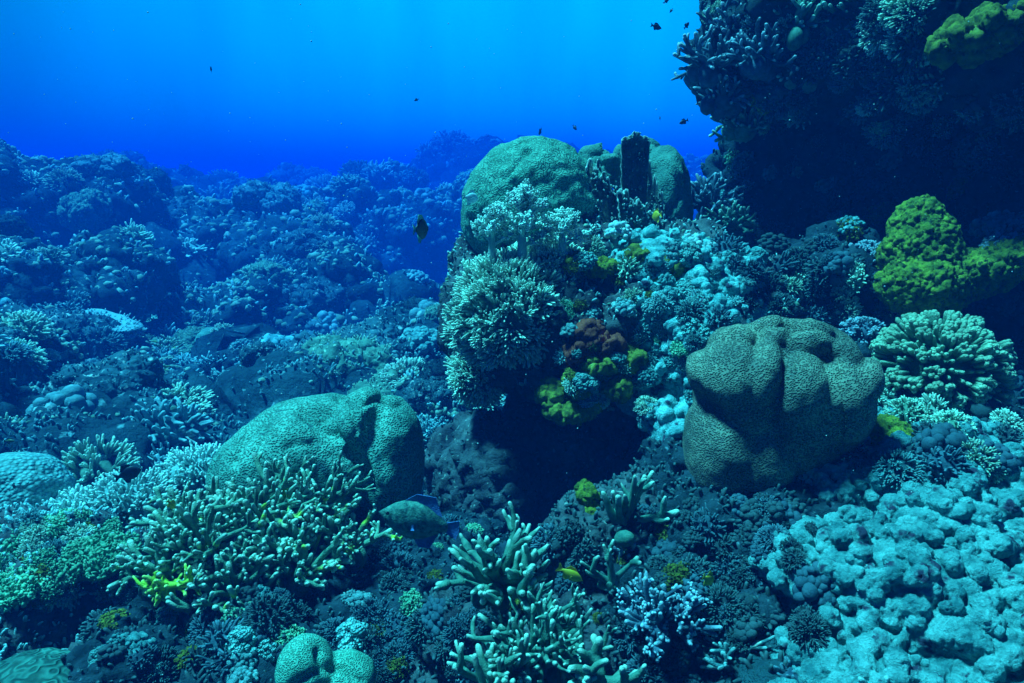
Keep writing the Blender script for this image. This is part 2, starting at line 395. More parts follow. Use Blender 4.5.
# ================================================================== TERRAIN
def rm(d):
    return d + 0.34 * max(0, d - 2.8) ** 2
ctrl = [(-150,690,2.2),(20,700,2.8),(120,700,3.4),(250,700,3.8),(400,705,4.0),(520,700,4.0),(650,700,3.9),(750,720,3.2),(850,740,2.4),(1000,760,1.3),(1150,760,1.3),
 (20,640,3.0),(90,640,3.0),(60,580,2.8),(20,515,3.1),(130,540,2.9),(250,620,3.4),(330,600,3.6),(430,600,3.7),(560,620,3.8),(640,600,3.7),(740,620,3.3),(850,520,2.1),(980,520,2.1),(1100,520,2.0),(1010,440,2.7),(1120,400,3.0),(900,420,3.0),
 (-150,600,2.2),(-150,520,3.0),(-150,440,4.2),(-200,330,5.5),(-250,200,8),
 (430,455,3.9),(420,415,4.8),(250,450,4.3),(100,480,3.5),(20,450,3.9),(200,430,5.0),(60,410,4.8),(0,370,5.4),(120,410,5.8),(190,400,6.4),(260,390,6.4),(330,405,6.0),(400,380,8.6),(440,385,10),(480,410,9.0),
 (0,320,6.6),(90,345,8.6),(160,345,9.6),(290,325,9.4),(370,320,8.8),(420,330,12.5),(460,300,13),(540,300,9),(650,290,9),
 (0,250,8.2),(100,250,8.8),(150,260,9.0),(200,240,9.8),(300,225,10.8),(400,235,12),(450,235,12.5),(0,200,9),(120,205,9.5),(200,200,10.5),(560,210,13),(700,200,13),(900,200,13),
 (0,163,9),(100,168,9.6),(200,168,10.5),(290,180,12.5),(340,188,13),(400,185,14),(480,160,16),(560,165,17),(680,165,16),(760,160,16),(900,160,16),(-300,150,9)]
def rescale(D):
    r = 2.8 + (-1 + math.sqrt(1 + .36 * max(0, D - 2.8))) / .18
    return rm(r) if D > 2.8 else D
CP = np.array([P(a, b + (30 if d >= 9 and b < 200 else 8 if b < 240 else 0), rm(d)) for a, b, d in ctrl])
far_pts = np.array([[x, 170.0, -8.0] for x in (-160, -80, 0, 80, 160)] + [[x, 130.0, -3] for x in (-120, -60, 0, 60, 120)] + [[-30, 12, 3.6], [-20, 5, 2.5], [-12, 1, 1.5], [30, 12, 2], [20, 5, 2], [12, 1, 2], [-8, -3, 1.5], [0, -3, 1.6], [8, -3, 1.6], [-3, 0, 1.5], [3, 0, 1.6]])
CP = np.concatenate([CP, far_pts])
def warp2(x, y):                      # distances measured in a log-like space so near and far detail both count
    r = np.hypot(x, y + 0.5); th = np.arctan2(x, y + 0.5)
    return np.stack([th * 2.2, np.log(r + 0.3) * 1.6], -1)
CPW = warp2(CP[:, 0], CP[:, 1])
def base_z(x, y):
    q = warp2(x, y); num = np.zeros(len(x)); den = np.zeros(len(x))
    for k in range(len(CP)):
        d2 = ((q - CPW[k]) ** 2).sum(1); w = np.exp(-d2 / 0.035) + 1e-5 / (d2 + 0.05) ** 2
        num += w * CP[k, 2]; den += w
    return num / den
def terrain():
    nx, ny = 560, 760
    t = np.linspace(0, 1, ny); ys = -3.0 + 3.6 * np.clip(t / 0.04, 0, 1) + 170 * np.clip((t - 0.04) / 0.96, 0, 1) ** 2.6 + 4.0 * np.clip((t - 0.04) / 0.96, 0, 1)
    u = np.linspace(-1, 1, nx)
    X = np.sign(u)[None, :] * (np.abs(u)[None, :] ** 1.0) * (2.2 + 0.95 * np.maximum(ys, 0)[:, None]); Y = np.repeat(ys[:, None], nx, 1)
    x = X.ravel(); y = Y.ravel()
    z = base_z(x, y)
    V = np.stack([x, y, z], 1)
    i = np.arange(ny - 1)[:, None] * nx + np.arange(nx - 1)[None, :]
    F = np.stack([i, i + 1, i + nx + 1, i + nx], -1).reshape(-1, 4)
    r = np.hypot(x, y)
    far = np.clip((r - 2.8) / 3.5, 0, 1)
    N = vnormals(V, [F])
    big, _ = puff(V * [1, 1, 0.6], 2.3, 3, 0.5)
    V = V + N * ((big - 0.5) * 1.5 * far * np.clip(r / 14, 0.35, 1.2) + fbm(V * 0.5, 3, 9) * 0.35 * far)[:, None]
    N = vnormals(V, [F])
    mid, _ = puff(V, 0.75, 5, 0.5)
    V = V + N * ((mid - 0.5) * (0.10 + 0.52 * far))[:, None]
    N = vnormals(V, [F])
    m2, _ = puff(V, 0.28, 6, 0.4)
    V = V + N * ((m2 - 0.5) * (0.07 + 0.13 * far))[:, None]
    near = np.clip(1 - (r - 3) / 5, 0, 1)
    N = vnormals(V, [F])
    m3, _ = puff(V, 0.09, 8, 0.4)
    V = V + N * ((m3 - 0.5) * 0.05 * near + fbm(V * 12, 2, 2) * 0.012 * near)[:, None]
    return V, [F]
TV, TF = terrain()
ter = tag(obj('sea_floor', mesh_data('sea_floor', TV, TF), M['slope']), kind='structure')

# ================================================================== ROCKS
INS = []
unit_ = lambda v: np.asarray(v) / np.linalg.norm(v)
def rock(name, blobs, voxel, disp, m, label, cat='rock', nod=None):
    """blobs: (px, py, d, rx, ry, rz [, rotation]) : centres through the camera, radii in metres along world axes"""
    g = G()
    for b in blobs:
        c = P(*b[:3]); R = rot(*b[6]) if len(b) > 6 else None
        ell(g, c, b[3:6], R, 4); INS.append((c, np.array(b[3:6])))
    V, F = remesh(g, voxel * (1.6 if nod else 1), 3)
    if nod:                                              # nodules crowd the skin and fuse with it
        n_, r0, r1_, sd = nod; rn = np.random.default_rng(sd)
        V = V + vnormals(V, F) * ((puff(V, .15, sd, .4)[0] - .5) * .11)[:, None]
        Pn, Nn = area_sample(V, F, n_, rn, lambda C, N: np.clip(N[:, 2] + .55, 0, 1) * (N[:, 1] < .6) * (.04 + (fbm(C * 9, 2, 5) > -.22)))
        g = G(); g.add(V, F)
        for p, nn in zip(Pn, Nn):
            s = r0 + (r1_ - r0) * rn.random() ** 1.6; up = unit_(nn + [0, 0, .5]); ell(g, p + up * s * rn.uniform(.3, 1.15), s * rn.uniform(.75, 1.25, 3), rot(*rn.uniform(0, 6, 3)), 2)
        V, F = remesh(g, voxel, 1)
    for size, amp, seed, kind in disp:
        N = vnormals(V, F)
        if kind == 'p': h, _ = puff(V, size, seed, 0.4); h = h - 0.5
        else: h = fbm(V / size, 3, seed)
        V = V + N * (h * amp)[:, None]
    c = V.mean(0)
    o = obj(name, mesh_data(name, V - c, F), m, loc=c)
    if label: tag(o, label, cat)
    return V, F, o
OUT = rock('reef_outcrop', [
    (590, 330, 3.05, .48, .50, .27), (680, 335, 2.95, .34, .45, .24), (520, 325, 3.05, .24, .35, .24), (560, 265, 3.35, .42, .35, .22), (640, 275, 3.3, .4, .35, .2),
    (730, 350, 3.0, .25, .4, .3), (600, 440, 3.35, .42, .40, .45), (650, 500, 3.2, .45, .45, .4), (560, 610, 3.05, .60, .45, .40), (470, 610, 3.05, .30, .4, .36), (690, 600, 2.75, .40, .4, .40), (520, 510, 3.3, .35, .35, .3), (580, 660, 2.9, .6, .4, .35), (492, 500, 3.15, .20, .3, .31)],
    0.011, [(.30, .16, 1, 'p'), (.11, .06, 2, 'p'), (.045, .028, 3, 'p'), (.016, .007, 5, 'n')], M['rock'],
    'mushroom shaped reef outcrop in the middle with a dark cavern under its coral covered top')
WALL = rock('overhanging_reef_wall', [
    (850, 20, 3.15, .50, .50, .34), (980, -10, 3.1, .75, .65, .42), (1120, -30, 3.0, .8, .8, .6), (790, 45, 3.3, .28, .35, .26), (760, 60, 3.4, .20, .3, .2), (1000, -200, 3.4, 1.2, 1.0, .7), (880, 70, 3.5, .5, .5, .25),
    (900, 170, 4.15, .75, .55, .75), (1050, 150, 3.9, .8, .6, .9), (800, 220, 4.0, .42, .45, .55), (760, 290, 3.9, .35, .4, .4), (880, 290, 3.7, .65, .5, .32), (1010, 310, 3.4, .7, .5, .30), (1100, 250, 3.2, .5, .5, .6), (1180, 120, 3.0, .6, .6, .8), (985, 20, 2.62, .36, .3, .14), (940, 30, 2.8, .3, .3, .16), (830, 130, 3.8, .35, .4, .4), (845, 292, 3.0, .28, .3, .10), (1010, 285, 2.85, .30, .3, .12)],
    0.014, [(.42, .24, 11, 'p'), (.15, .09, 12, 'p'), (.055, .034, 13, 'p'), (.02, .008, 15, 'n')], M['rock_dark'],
    'dark overhanging reef wall filling the upper right with corals along its lip')
RL = rock('rock_ledge', [
    (720, 560, 2.05, .28, .35, .25), (800, 540, 2.1, .30, .4, .25), (700, 640, 1.85, .30, .3, .22), (640, 640, 1.95, .3, .3, .18), (780, 660, 1.75, .25, .3, .2), (740, 560, 2.25, .35, .3, .35), (700, 690, 2.0, .4, .3, .35), (660, 580, 2.35, .25, .3, .3), (690, 510, 2.35, .2, .25, .2), (900, 430, 2.65, .45, .35, .22), (1000, 440, 2.6, .4, .35, .22), (840, 420, 2.5, .3, .3, .25)],
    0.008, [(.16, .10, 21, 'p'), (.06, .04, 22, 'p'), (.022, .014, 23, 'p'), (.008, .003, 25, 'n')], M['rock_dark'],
    'dark blue encrusted rock below the knobbly tan brain coral')
LL = rock('rock_mound', [
    (260, 600, 2.45, .42, .35, .26), (180, 600, 2.5, .3, .3, .2), (330, 640, 2.2, .38, .35, .2), (400, 610, 2.4, .3, .3, .22), (250, 680, 1.9, .4, .3, .14), (120, 660, 2.35, .20, .25, .14), (430, 670, 2.15, .3, .3, .22), (260, 700, 2.25, .5, .3, .3), (380, 690, 2.2, .35, .3, .25), (180, 640, 2.45, .35, .3, .22), (330, 600, 2.5, .35, .3, .25), (440, 590, 2.6, .25, .3, .2)],
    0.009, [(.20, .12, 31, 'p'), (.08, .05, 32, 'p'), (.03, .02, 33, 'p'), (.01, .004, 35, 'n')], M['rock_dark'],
    'dark rubbly mound under the staghorn thicket at lower left')
FM = rock('rock_mound', [(600, 560, 2.0, .16, .18, .16), (640, 540, 2.1, .12, .15, .16), (560, 640, 1.85, .24, .22, .12), (590, 610, 1.95, .22, .2, .14), (480, 640, 1.85, .12, .12, .16), (560, 720, 1.95, .4, .3, .3), (660, 680, 2.0, .3, .3, .3), (480, 720, 1.9, .25, .25, .2)],
    0.007, [(.12, .08, 41, 'p'), (.045, .03, 42, 'p'), (.018, .011, 43, 'p')], M['rock'],
    'small pale rock behind the front staghorn corals with a yellow fish beside it')
# left foreground cave rock
CV = rock('cave_rock', [(40, 585, 2.35, .32, .3, .12), (-40, 600, 2.3, .3, .3, .2), (110, 590, 2.4, .2, .25, .12), (120, 640, 2.3, .16, .2, .16), (-30, 660, 2.1, .2, .25, .2)],
    0.009, [(.16, .09, 51, 'p'), (.06, .04, 52, 'p'), (.025, .015, 53, 'p')], M['rock'],
    'low rock at left with a dark hollow under its front edge')

# big coral heads and buttresses of the far slope
BM = [
 ('steep blue buttress at the upper left with a ragged coral crown', [(30,205,9.0,1.5,1.0,.85),(80,200,9.2,.8,.8,.7),(-40,190,9.0,1.2,1.0,.9),(95,175,9.4,.6,.6,.4),(20,170,9.2,.9,.7,.4)]),
 ('long sloping reef shoulder at the left edge below the ragged buttress', [(20,290,6.6,.95,.7,.42),(95,270,7.0,.50,.6,.30),(-30,300,6.4,.9,.7,.5),(40,330,6.5,.8,.5,.4)]),
 ('broad hazy reef mound in the middle of the far slope', [(245,250,9.6,.9,.8,.55),(200,235,10.2,.8,.7,.5),(290,265,9.4,.7,.7,.5),(255,215,10.6,.9,.7,.45)]),
 ('rounded buttress with a dark face below the broad hazy mound', [(245,330,7.4,.50,.5,.50),(220,350,7.2,.4,.4,.4),(262,310,7.8,.45,.5,.3)]),
 ('tall knobby reef spur left of the open gap', [(345,310,8.0,.60,.6,.55),(320,275,8.8,.55,.5,.40),(370,340,7.8,.35,.4,.4),(310,345,7.4,.45,.4,.3)]),
 ('hazy reef heads beyond the dark striped fish', [(400,240,12.5,1.1,.9,.6),(340,225,12.6,1.1,.8,.6),(450,225,13,1.2,.9,.6)]),
 ('faint mushroom shaped head on the skyline', [(376,178,16,.75,.7,.55),(375,205,16.4,.6,.6,.8)]),
 ('faint high hill of reef behind the round brain coral', [(485,178,22,2.4,2.5,1.7),(450,195,22,2.6,2.5,1.3),(560,195,23,4,3,1.8)]),
 ('faint hill of reef seen through the gap under the overhang', [(690,190,20,2.6,2.0,1.3),(650,200,20,2.4,2.0,1.1)]),
 ('dark low head with a pale crown between loaf coral and outcrop', [(438,418,4.5,.24,.25,.22),(425,435,4.4,.2,.25,.2)]),
 ('jagged spur at the left edge above the near coral field', [(10,375,4.9,.36,.3,.28),(-40,370,4.8,.4,.3,.4),(55,395,5.0,.3,.3,.2)]),
 ('low ridge of reef between the coral field and the dark gulf', [(120,400,5.6,.5,.4,.22),(180,420,5.2,.5,.4,.18),(300,405,5.6,.5,.4,.2)]),
]
for k, (lb, bl) in enumerate(BM):
    dd = np.mean([q[2] for q in bl]); sc = dd / 7.0
    f_ = rescale(dd) / dd; bl = [(x, y + (34 if y < 216 else 10), q * f_, rx * f_, ry * f_, rz * f_) for x, y, q, rx, ry, rz in bl]; dd *= f_; sc *= f_ ** .8; BM[k] = (lb, bl)
    rr = rock('reef_buttress', bl, max(.02, .0048 * dd), [(.42 * sc, .34 * sc, 80 + k, 'p'), (.17 * sc, .13 * sc, 90 + k, 'p'), (.07 * sc, .055 * sc, 95 + k, 'p')], M['slope'], lb, 'reef')
    BM[k] = (rr, dd)

# knobbly pale slope at lower right: one colony of rounded knobs
KS = rock('knobbly_coral', [
    (900, 510, 2.05, .34, .35, .20), (960, 500, 2.1, .30, .35, .20), (860, 560, 1.9, .20, .25, .16), (870, 640, 1.6, .20, .25, .2), (940, 620, 1.65, .28, .35, .20), (1000, 560, 1.9, .22, .3, .2), (1010, 690, 1.45, .25, .3, .18), (880, 710, 1.4, .18, .2, .15), (930, 462, 2.30, .22, .22, .13), (985, 480, 2.25, .2, .25, .14), (885, 470, 2.2, .13, .2, .13), (940, 690, 1.45, .22, .2, .16)],
    0.0036, [(.013, .006, 63, 'p'), (.010, .0025, 65, 'n')], M['knob'],
    'large pale blue knobbly coral colony covering the slope at lower right', 'coral', (3400, .009, .024, 7))
KC = rock('knobbly_coral', [
    (710, 290, 2.75, .14, .22, .13), (680, 320, 2.65, .13, .2, .14), (700, 370, 2.5, .11, .15, .16), (670, 390, 2.6, .12, .15, .10), (740, 310, 2.8, .12, .2, .12), (640, 380, 2.6, .09, .12, .08), (655, 270, 2.8, .10, .2, .08), (690, 430, 2.45, .07, .12, .08)],
    0.0055, [(.022, .012, 73, 'p')], M['knob'],
    'pale blue knobbly coral spilling down the right shoulder of the middle outcrop', 'coral', (1100, .007, .026, 8))

# ================================================================== BRAIN CORALS
def brain(name, blobs, voxel, it, m, label, grooves=(), lump=0.0, extra=(), buns=(), H=.03):
    g = G()
    for b in blobs:
        c = P(*b[:3]); R = rot(*b[6]) if len(b) > 6 else None
        ell(g, c, b[3:6], R, 4); INS.append((c, np.array(b[3:6]) * 0.9))
    V, F = remesh(g, voxel, it)
    N0 = vnormals(V, F)
    if buns:                                               # swollen lobes, each its own rounded cushion, meeting in creases
        px, py, _ = proj(V); vw = V - CAM; vw /= np.linalg.norm(vw, axis=1)[:, None]; fc = np.clip(-(N0 * vw).sum(1) * 3 + .6, 0, 1)
        hh = np.zeros(len(V)); jx = 2.0 * noise(V * 25, 8); jy = 2.0 * noise(V * 25, 9)
        for cx, cy0, rx, ry, *ro in buns:
            an = math.radians(ro[0]) if ro else 0; X = px + jx - cx; Y = py + jy - cy0; u = (X * math.cos(an) + Y * math.sin(an)) / rx; w_ = (-X * math.sin(an) + Y * math.cos(an)) / ry
            hh = np.maximum(hh, H * np.clip(1 - u * u - w_ * w_, 0, 1) ** .8 * min(1, ry / 16 + .25))
        V = V + N0 * (hh * fc)[:, None]; V = smooth(V, F, 2); N0 = vnormals(V, F)
    tot = np.zeros(len(V))
    for pts, w, dep in grooves:                            # furrows pressed along a polyline
        N = vnormals(V, F); px, py, _ = proj(V); Q = np.stack([px, py], 1); Q = Q + 1.3 * np.stack([noise(V * 30, 8), noise(V * 30, 9)], 1)
        dmin = np.full(len(V), 999.0); pp = np.array(pts, float)
        for a, b2 in zip(pp[:-1], pp[1:]):
            ab = b2 - a; t = np.clip(((Q - a) @ ab) / (ab @ ab), 0, 1); dmin = np.minimum(dmin, np.linalg.norm(Q - a - t[:, None] * ab, axis=1))
        vw = V - CAM; vw /= np.linalg.norm(vw, axis=1)[:, None]; fc = np.clip(-(N * vw).sum(1) * 3 + .3, 0, 1)
        tot = np.maximum(tot, dep * fc * (.55 * np.exp(-(dmin / w) ** 2) + .45 * np.exp(-(dmin / (w * 2.8)) ** 2)))
    V = V - N0 * tot[:, None]
    for e in extra:
        V = e(V, F)
    V = smooth(V, F, 2)
    N = vnormals(V, F)
    V = V + N * (fbm(V * 9, 3, 77) * lump)[:, None]
    c = V.mean(0)
    o = obj(name, mesh_data(name, V - c, F), m, loc=c); tag(o, label, 'coral')
    return V, F, o
def lobes(size, amp, seed, axis=(1, 1, 1), top=True):
    def f(V, F):
        N = vnormals(V, F)
        a, b, _ = cell(V * np.array(axis) / size + 0.35 * np.stack([noise(V / size, seed + 3), noise(V / size + 9, seed + 4), noise(V / size + 5, seed + 5)], 1), seed)
        h = 1 - np.exp(-(b - a) * 5.0)
        k = np.clip((N[:, 2] + 0.35) * 2, 0, 1) if top else 1.0
        return V + N * ((h - 0.6) * amp * k)[:, None]
    return f
B1 = brain('brain_coral', [(780, 405, 1.99, .215, .20, .225), (738, 392, 1.97, .125, .18, .17), (826, 396, 1.97, .115, .18, .175), (722, 445, 1.98, .105, .17, .17), (750, 450, 1.98, .12, .18, .16), (800, 366, 2.0, .165, .17, .14), (760, 366, 2.0, .14, .16, .13)],
    0.0042, 8, M['brain_tan'], 'boulder sized tan honeycomb brain coral with deep folded lobes, right of centre',
    grooves=[([(690, 398), (704, 402), (716, 412)], 5, .010)], lump=0.006, H=.046,
    buns=[(729, 372, 31, 38), (765, 370, 17, 36, 8), (801, 392, 29, 40), (846, 398, 27, 46, -8), (733, 341, 28, 10, -8), (776, 338, 17, 8, 10), (772, 326, 26, 6), (812, 345, 28, 11, 8), (842, 357, 22, 11, 30), (812, 331, 26, 7, 10), (864, 382, 13, 24), (704, 372, 13, 24)])
B2 = brain('brain_coral', [(532, 205, 3.15, .325, .30, .30), (510, 215, 3.15, .22, .25, .27), (560, 210, 3.2, .26, .28, .27)],
    0.008, 8, M['brain_green'], 'smooth round green brain coral perched on top of the middle outcrop',
    grooves=[([(530, 148), (526, 151), (520, 160), (513, 171), (505, 178)], 2.2, .014), ([(529, 149), (526, 152)], 3, .020)], lump=0.015)
B3 = brain('brain_coral', [(322, 458, 2.70, .365, .30, .25, (0, -.06, 0)), (390, 462, 2.68, .135, .24, .265), (272, 468, 2.60, .20, .22, .19, (0, -.25, 0)), (300, 450, 2.56, .15, .20, .15, (0, -.2, 0)), (358, 425, 2.62, .10, .20, .15, (0, .4, 0)), (240, 475, 2.65, .10, .18, .15)],
    0.0055, 7, M['brain_left'], 'wide loaf shaped green brain coral with deep slanting furrows, left of centre',
    grooves=[([(303, 409), (317, 420), (329, 431), (340, 446), (355, 458), (364, 472), (370, 490)], 4.5, .045), ([(309, 408), (326, 410), (320, 418)], 5, .04), ([(340, 397), (349, 408), (358, 432)], 4, .026), ([(357, 396), (364, 403), (381, 398), (400, 404)], 4, .026),
             ([(254, 425), (240, 440), (232, 460)], 4.5, .03), ([(264, 420), (261, 443)], 4, .016), ([(285, 447), (297, 442), (311, 443)], 4.5, .018), ([(378, 412), (373, 437), (384, 467)], 7, .025)], lump=0.006)
B4 = brain('brain_coral', [(306, 670, 1.62, .070, .08, .085), (345, 680, 1.66, .075, .08, .07), (318, 700, 1.62, .11, .1, .06)],
    0.0035, 5, M['brain_small'], 'small smooth green brain coral with a dimple at the bottom edge of the view',
    grooves=[([(320, 650), (323, 662), (325, 668)], 4, .02), ([(288, 690), (318, 672), (340, 668), (360, 680)], 4, .012)], lump=0.006)

# ================================================================== CORAL BUILDERS
def unit(v):
    v = np.asarray(v, float); return v / (np.linalg.norm(v) + 1e-9)
def bend(d, ang, rng):
    a = unit(np.cross(d, rng.normal(size=3))); return unit(d * math.cos(ang) + a * math.sin(ang))
def grow(g, p, d, ln, r, lv, rng, up=0.15, ang=(0.6, 1.1), kids=(2, 4), taper=0.72, sides=7, wob=0.16, shrink=(0.45, 0.75)):
    n = 5 if lv else 4
    pts = [np.array(p)]; dd = unit(d)
    for k in range(n):
        dd = unit(dd + rng.normal(size=3) * wob + np.array([0, 0, up]) * 0.5)
        pts.append(pts[-1] + dd * ln / n)
    t = np.linspace(0, 1, n + 1); rad = r * (1 - (1 - taper) * t)
    tips = np.clip((t - 0.84) / 0.16, 0, 1) ** 2.5 * (1 if lv == 0 else .8)
    tube(g, pts, rad, sides, tips)
    if lv > 0:
        for _ in range(rng.integers(kids[0], kids[1] + 1)):
            k = rng.uniform(0.3, 0.92) * n; i = int(k); f = k - i
            q = pts[i] * (1 - f) + pts[min(i + 1, n)] * f
            grow(g, q, bend(unit(pts[min(i + 1, n)] - pts[i]), rng.uniform(*ang), rng), ln * rng.uniform(*shrink), r * rng.uniform(0.68, 0.85), lv - 1, rng, up, ang, kids, taper, sides, wob, shrink)
def place_dirs(n, rng, lo=-0.1, hi=1.0):
    k = np.arange(n) + 0.5; z = hi - (hi - lo) * k / n; th = k * 2.39996 + rng.uniform(0, 6)
    s = np.sqrt(np.clip(1 - z * z, 0, 1)); D = np.stack([s * np.cos(th), s * np.sin(th), z], 1)
    D = D + rng.normal(size=D.shape) * 0.10
    return D / np.linalg.norm(D, axis=1)[:, None]
def rough(g, amp=.0022, fr=55):
    V, F, T = g.arrays(); N = vnormals(V, F); V = V + N * (fbm(V * fr, 2) * amp)[:, None]
    h = G(); h.add(V, F, T); return h
def staghorn(name, label, loc, m, rng, dirs, ln, r, lv=2, base=0.05, group=None, spread=0.0, up=0.15, cat='coral', **kw):
    """an Empty with a base and one mesh per main branch"""
    t = thing(name, label, cat, loc, group)
    b = G()
    for _ in range(6): ell(b, rng.normal(size=3) * base * 0.6 * [1, 1, .4], base * rng.uniform(.5, .9, 3), None, 2)
    b.V = [v - [0, 0, base * .4] for v in b.V]; obj('base', b, m, t)
    for d in dirs:
        g = G(); d = unit(d)
        off = np.array([d[0], d[1], 0]) * spread * rng.uniform(.3, 1)
        grow(g, off, d, ln * rng.uniform(.75, 1.2), r * rng.uniform(.85, 1.15), lv, rng, up, **kw)
        obj('branch', rough(g, r * .34, .6 / r), m, t)
    return t

def proto_staghorn(rng, nb=9, ln=.12, r=.012, lv=1, lo=0.1, sides=6):
    g = G(); ell(g, (0, 0, 0), (.03, .03, .02), None, 1)
    for d in place_dirs(nb, rng, lo): grow(g, (0, 0, 0), d, ln * rng.uniform(.7, 1.2), r, lv, rng, 0.12, sides=sides)
    return g
def proto_fingers(rng, n=60, R=.10, ln=.035, r=.008, flat=.7, lump=.2):
    g = G(); v, f = ico(3); v = v * (1 + lump * fbm(v * 1.7 + rng.uniform(0, 50), 2)[:, None]); v = v * [R, R, R * flat]; g.add(v * 0.93, f, 0)
    D = place_dirs(n, rng, -0.15)
    for d in D:
        k = 1 + lump * float(fbm((d * 1.7)[None] + 0.0, 1)[0])
        p = d * [R, R, R * flat] * 0.9 * k; dd = unit(unit(d + [0, 0, .25]) + rng.normal(size=3) * .2)
        l = ln * rng.uniform(.6, 1.3); q = p + dd * l * .5 + rng.normal(size=3) * l * .1
        tube(g, [p, q, p + dd * l + rng.normal(size=3) * l * .12], [r, r * .9, r * .75], 5, [0, .3, 1])
    return g
def proto_knobs(rng, n=40, R=.10, flat=.7, kr=(.014, .03)):
    g = G(); ell(g, (0, 0, 0), (R * .9, R * .9, R * flat * .9), None, 2)
    for d in place_dirs(n, rng, -0.1):
        k = rng.uniform(*kr) * R / .1
        ell(g, d * [R, R, R * flat] * rng.uniform(.85, 1.08), np.array([k, k, k]) * rng.uniform(.8, 1.2, 3), None, 2, .25)
    V, F, T = g.arrays(); N = vnormals(V, F)
    V = V + N * (fbm(V * 40 / (R / .1), 2) * .003 * R / .1)[:, None]
    h = G(); h.add(V, F, T); return h
def proto_head(rng, R=.5, seed=0, n=6, det=5):
    """a coral head: fused boulder lobes with puffy growth"""
    g = G()
    ell(g, (0, 0, 0), (R * .8, R * .75, R * .62), None, 3)
    for _ in range(n):
        d = unit(rng.normal(size=3) * [1, 1, .6]); ell(g, d * R * [.6, .6, .4], R * rng.uniform(.28, .5, 3), None, 3)
    V, F = remesh(g, R / 26, 2)
    for sz, amp in ((.45, .22), (.17, .12), (.07, .055)):
        N = vnormals(V, F); h, _ = puff(V, sz * R, seed + int(sz * 100), .4); V = V + N * ((h - .5) * amp * R)[:, None]
    N = vnormals(V, F)
    g2 = G(); g2.add(V, F, 0)
    P_, N_ = area_sample(V, F, 260, rng, lambda C, NN: np.clip(NN[:, 2] + .2, 0, 1))
    for p, nn in zip(P_, N_):
        l = R * rng.uniform(.03, .10); dd = unit(nn + [0, 0, .5] + rng.normal(size=3) * .4)
        tube(g2, [p - dd * l * .2, p + dd * l * .6, p + dd * l], [R * .016, R * .016, R * .012], 5, [0, .2, .9])
    return g2
def proto_plate(rng, R=.2, layers=3):
    """tiers of horizontal plates with short branchlets standing on top"""
    g = G(); tube(g, [(0, 0, -R * .6), (0, 0, -R * .2), (0, 0, 0)], [R * .3, R * .22, R * .4], 8, cap=False)
    for k in range(layers):
        cx, cy_, z = rng.uniform(-.3, .3) * R * (k > 0), rng.uniform(-.3, .3) * R * (k > 0), -k * R * .22; r = R * (1 - .1 * k) * rng.uniform(.8, 1.1)
        n, m_ = 28, 7; th = np.arange(n) * 2 * PI / n; rr = r * (1 + .12 * np.sin(th * 3 + rng.uniform(0, 6)) + .06 * np.sin(th * 7 + 1))
        V = []; 
        for s in (1, -1):
            for j in range(m_):
                q = (j + 1) / m_; V.append(np.stack([cx + rr * q * np.cos(th), cy_ + rr * q * np.sin(th), np.full(n, z) + .22 * r * q ** 2 * .6 + s * (.035 * r * (1 - .5 * q))], 1))
        V = np.concatenate(V)
        rings = list(range(m_)) ; F = []
        order = [j for j in range(m_)] + [m_ + j for j in reversed(range(m_))]
        for a, b in zip(order[:-1], order[1:]):
            i = np.arange(n); F.append(np.stack([a * n + i, b * n + i, b * n + (i + 1) % n, a * n + (i + 1) % n], 1))
        g.add(V, [np.concatenate(F)[:, ::-1]], 0)
        for _ in range(150):
            q = math.sqrt(rng.uniform(.02, 1)); a = rng.uniform(0, 2 * PI); rad = r * q
            p = np.array([cx + rad * math.cos(a), cy_ + rad * math.sin(a), z + .22 * r * q ** 2 * .6 + .01 * r]); dd = unit([math.cos(a) * q * .7, math.sin(a) * q * .7, .9]); l = r * rng.uniform(.06, .12)
            tube(g, [p, p + dd * l * .6, p + dd * l], [r * .022, r * .02, r * .015], 5, [0, .3, 1])
    return g
def proto_leafy(rng, R=.1, n=420, ls=.011, flat=.6):
    g = G(); ell(g, (0, 0, 0), (R * .85, R * .85, R * flat * .85), None, 2)
    v, f = ico(1)
    for k, d in enumerate(place_dirs(n, rng, -.1)):
        s = ls * rng.uniform(.6, 1.4); A = rot(*rng.uniform(0, 6.3, 3)); 
        lump = 1 + .18 * math.sin(d[0] * 7 + 1) * math.sin(d[1] * 8)
        g.add((v * [s, s * .75, s * .22]) @ A.T + d * [R, R, R * flat] * lump * rng.uniform(.9, 1.1), f, rng.uniform(0, .6))
    return g
def tuft(rng, n=16, ln=.045, r=.0042):
    """one feathery head of a soft coral: fingers fanning from a short stem"""
    g = G(); tube(g, [(0, 0, -.03), (0, 0, 0), (0, 0, .012)], [.010, .009, .007], 6, cap=False)
    ax = rng.uniform(0, PI)
    for k in range(n):
        a = rng.uniform(-1.15, 1.15); b = rng.normal() * .35
        d = np.array([math.sin(a) * math.cos(ax), math.sin(a) * math.sin(ax), math.cos(a)]) + np.array([-math.sin(ax), math.cos(ax), 0]) * b
        d = unit(d); l = ln * rng.uniform(.7, 1.15)
        c = unit(d + [0, 0, .6])
        tube(g, [(0, 0, 0), d * l * .4, d * l * .4 + c * l * .35, d * l * .4 + c * l * .65], [r * .8, r, r * 1.05, r * .85], 5, [0, .1, .5, 1])
    return g
def proto_softbush(rng, R=.12, n=34, flat=.8, ts=1.0):
    g = G(); ell(g, (0, 0, 0), (R * .75, R * .75, R * flat * .75), None, 2)
    for d in place_dirs(n, rng, -.2):
        t = tuft(rng, 11, .045 * ts, .0048 * ts); V, F, T = t.arrays(); q = Vector(d).to_track_quat('Z', 'Y').to_matrix()
        g.add(V @ np.array(q).T + d * [R, R, R * flat] * .85, F, T)
    return g
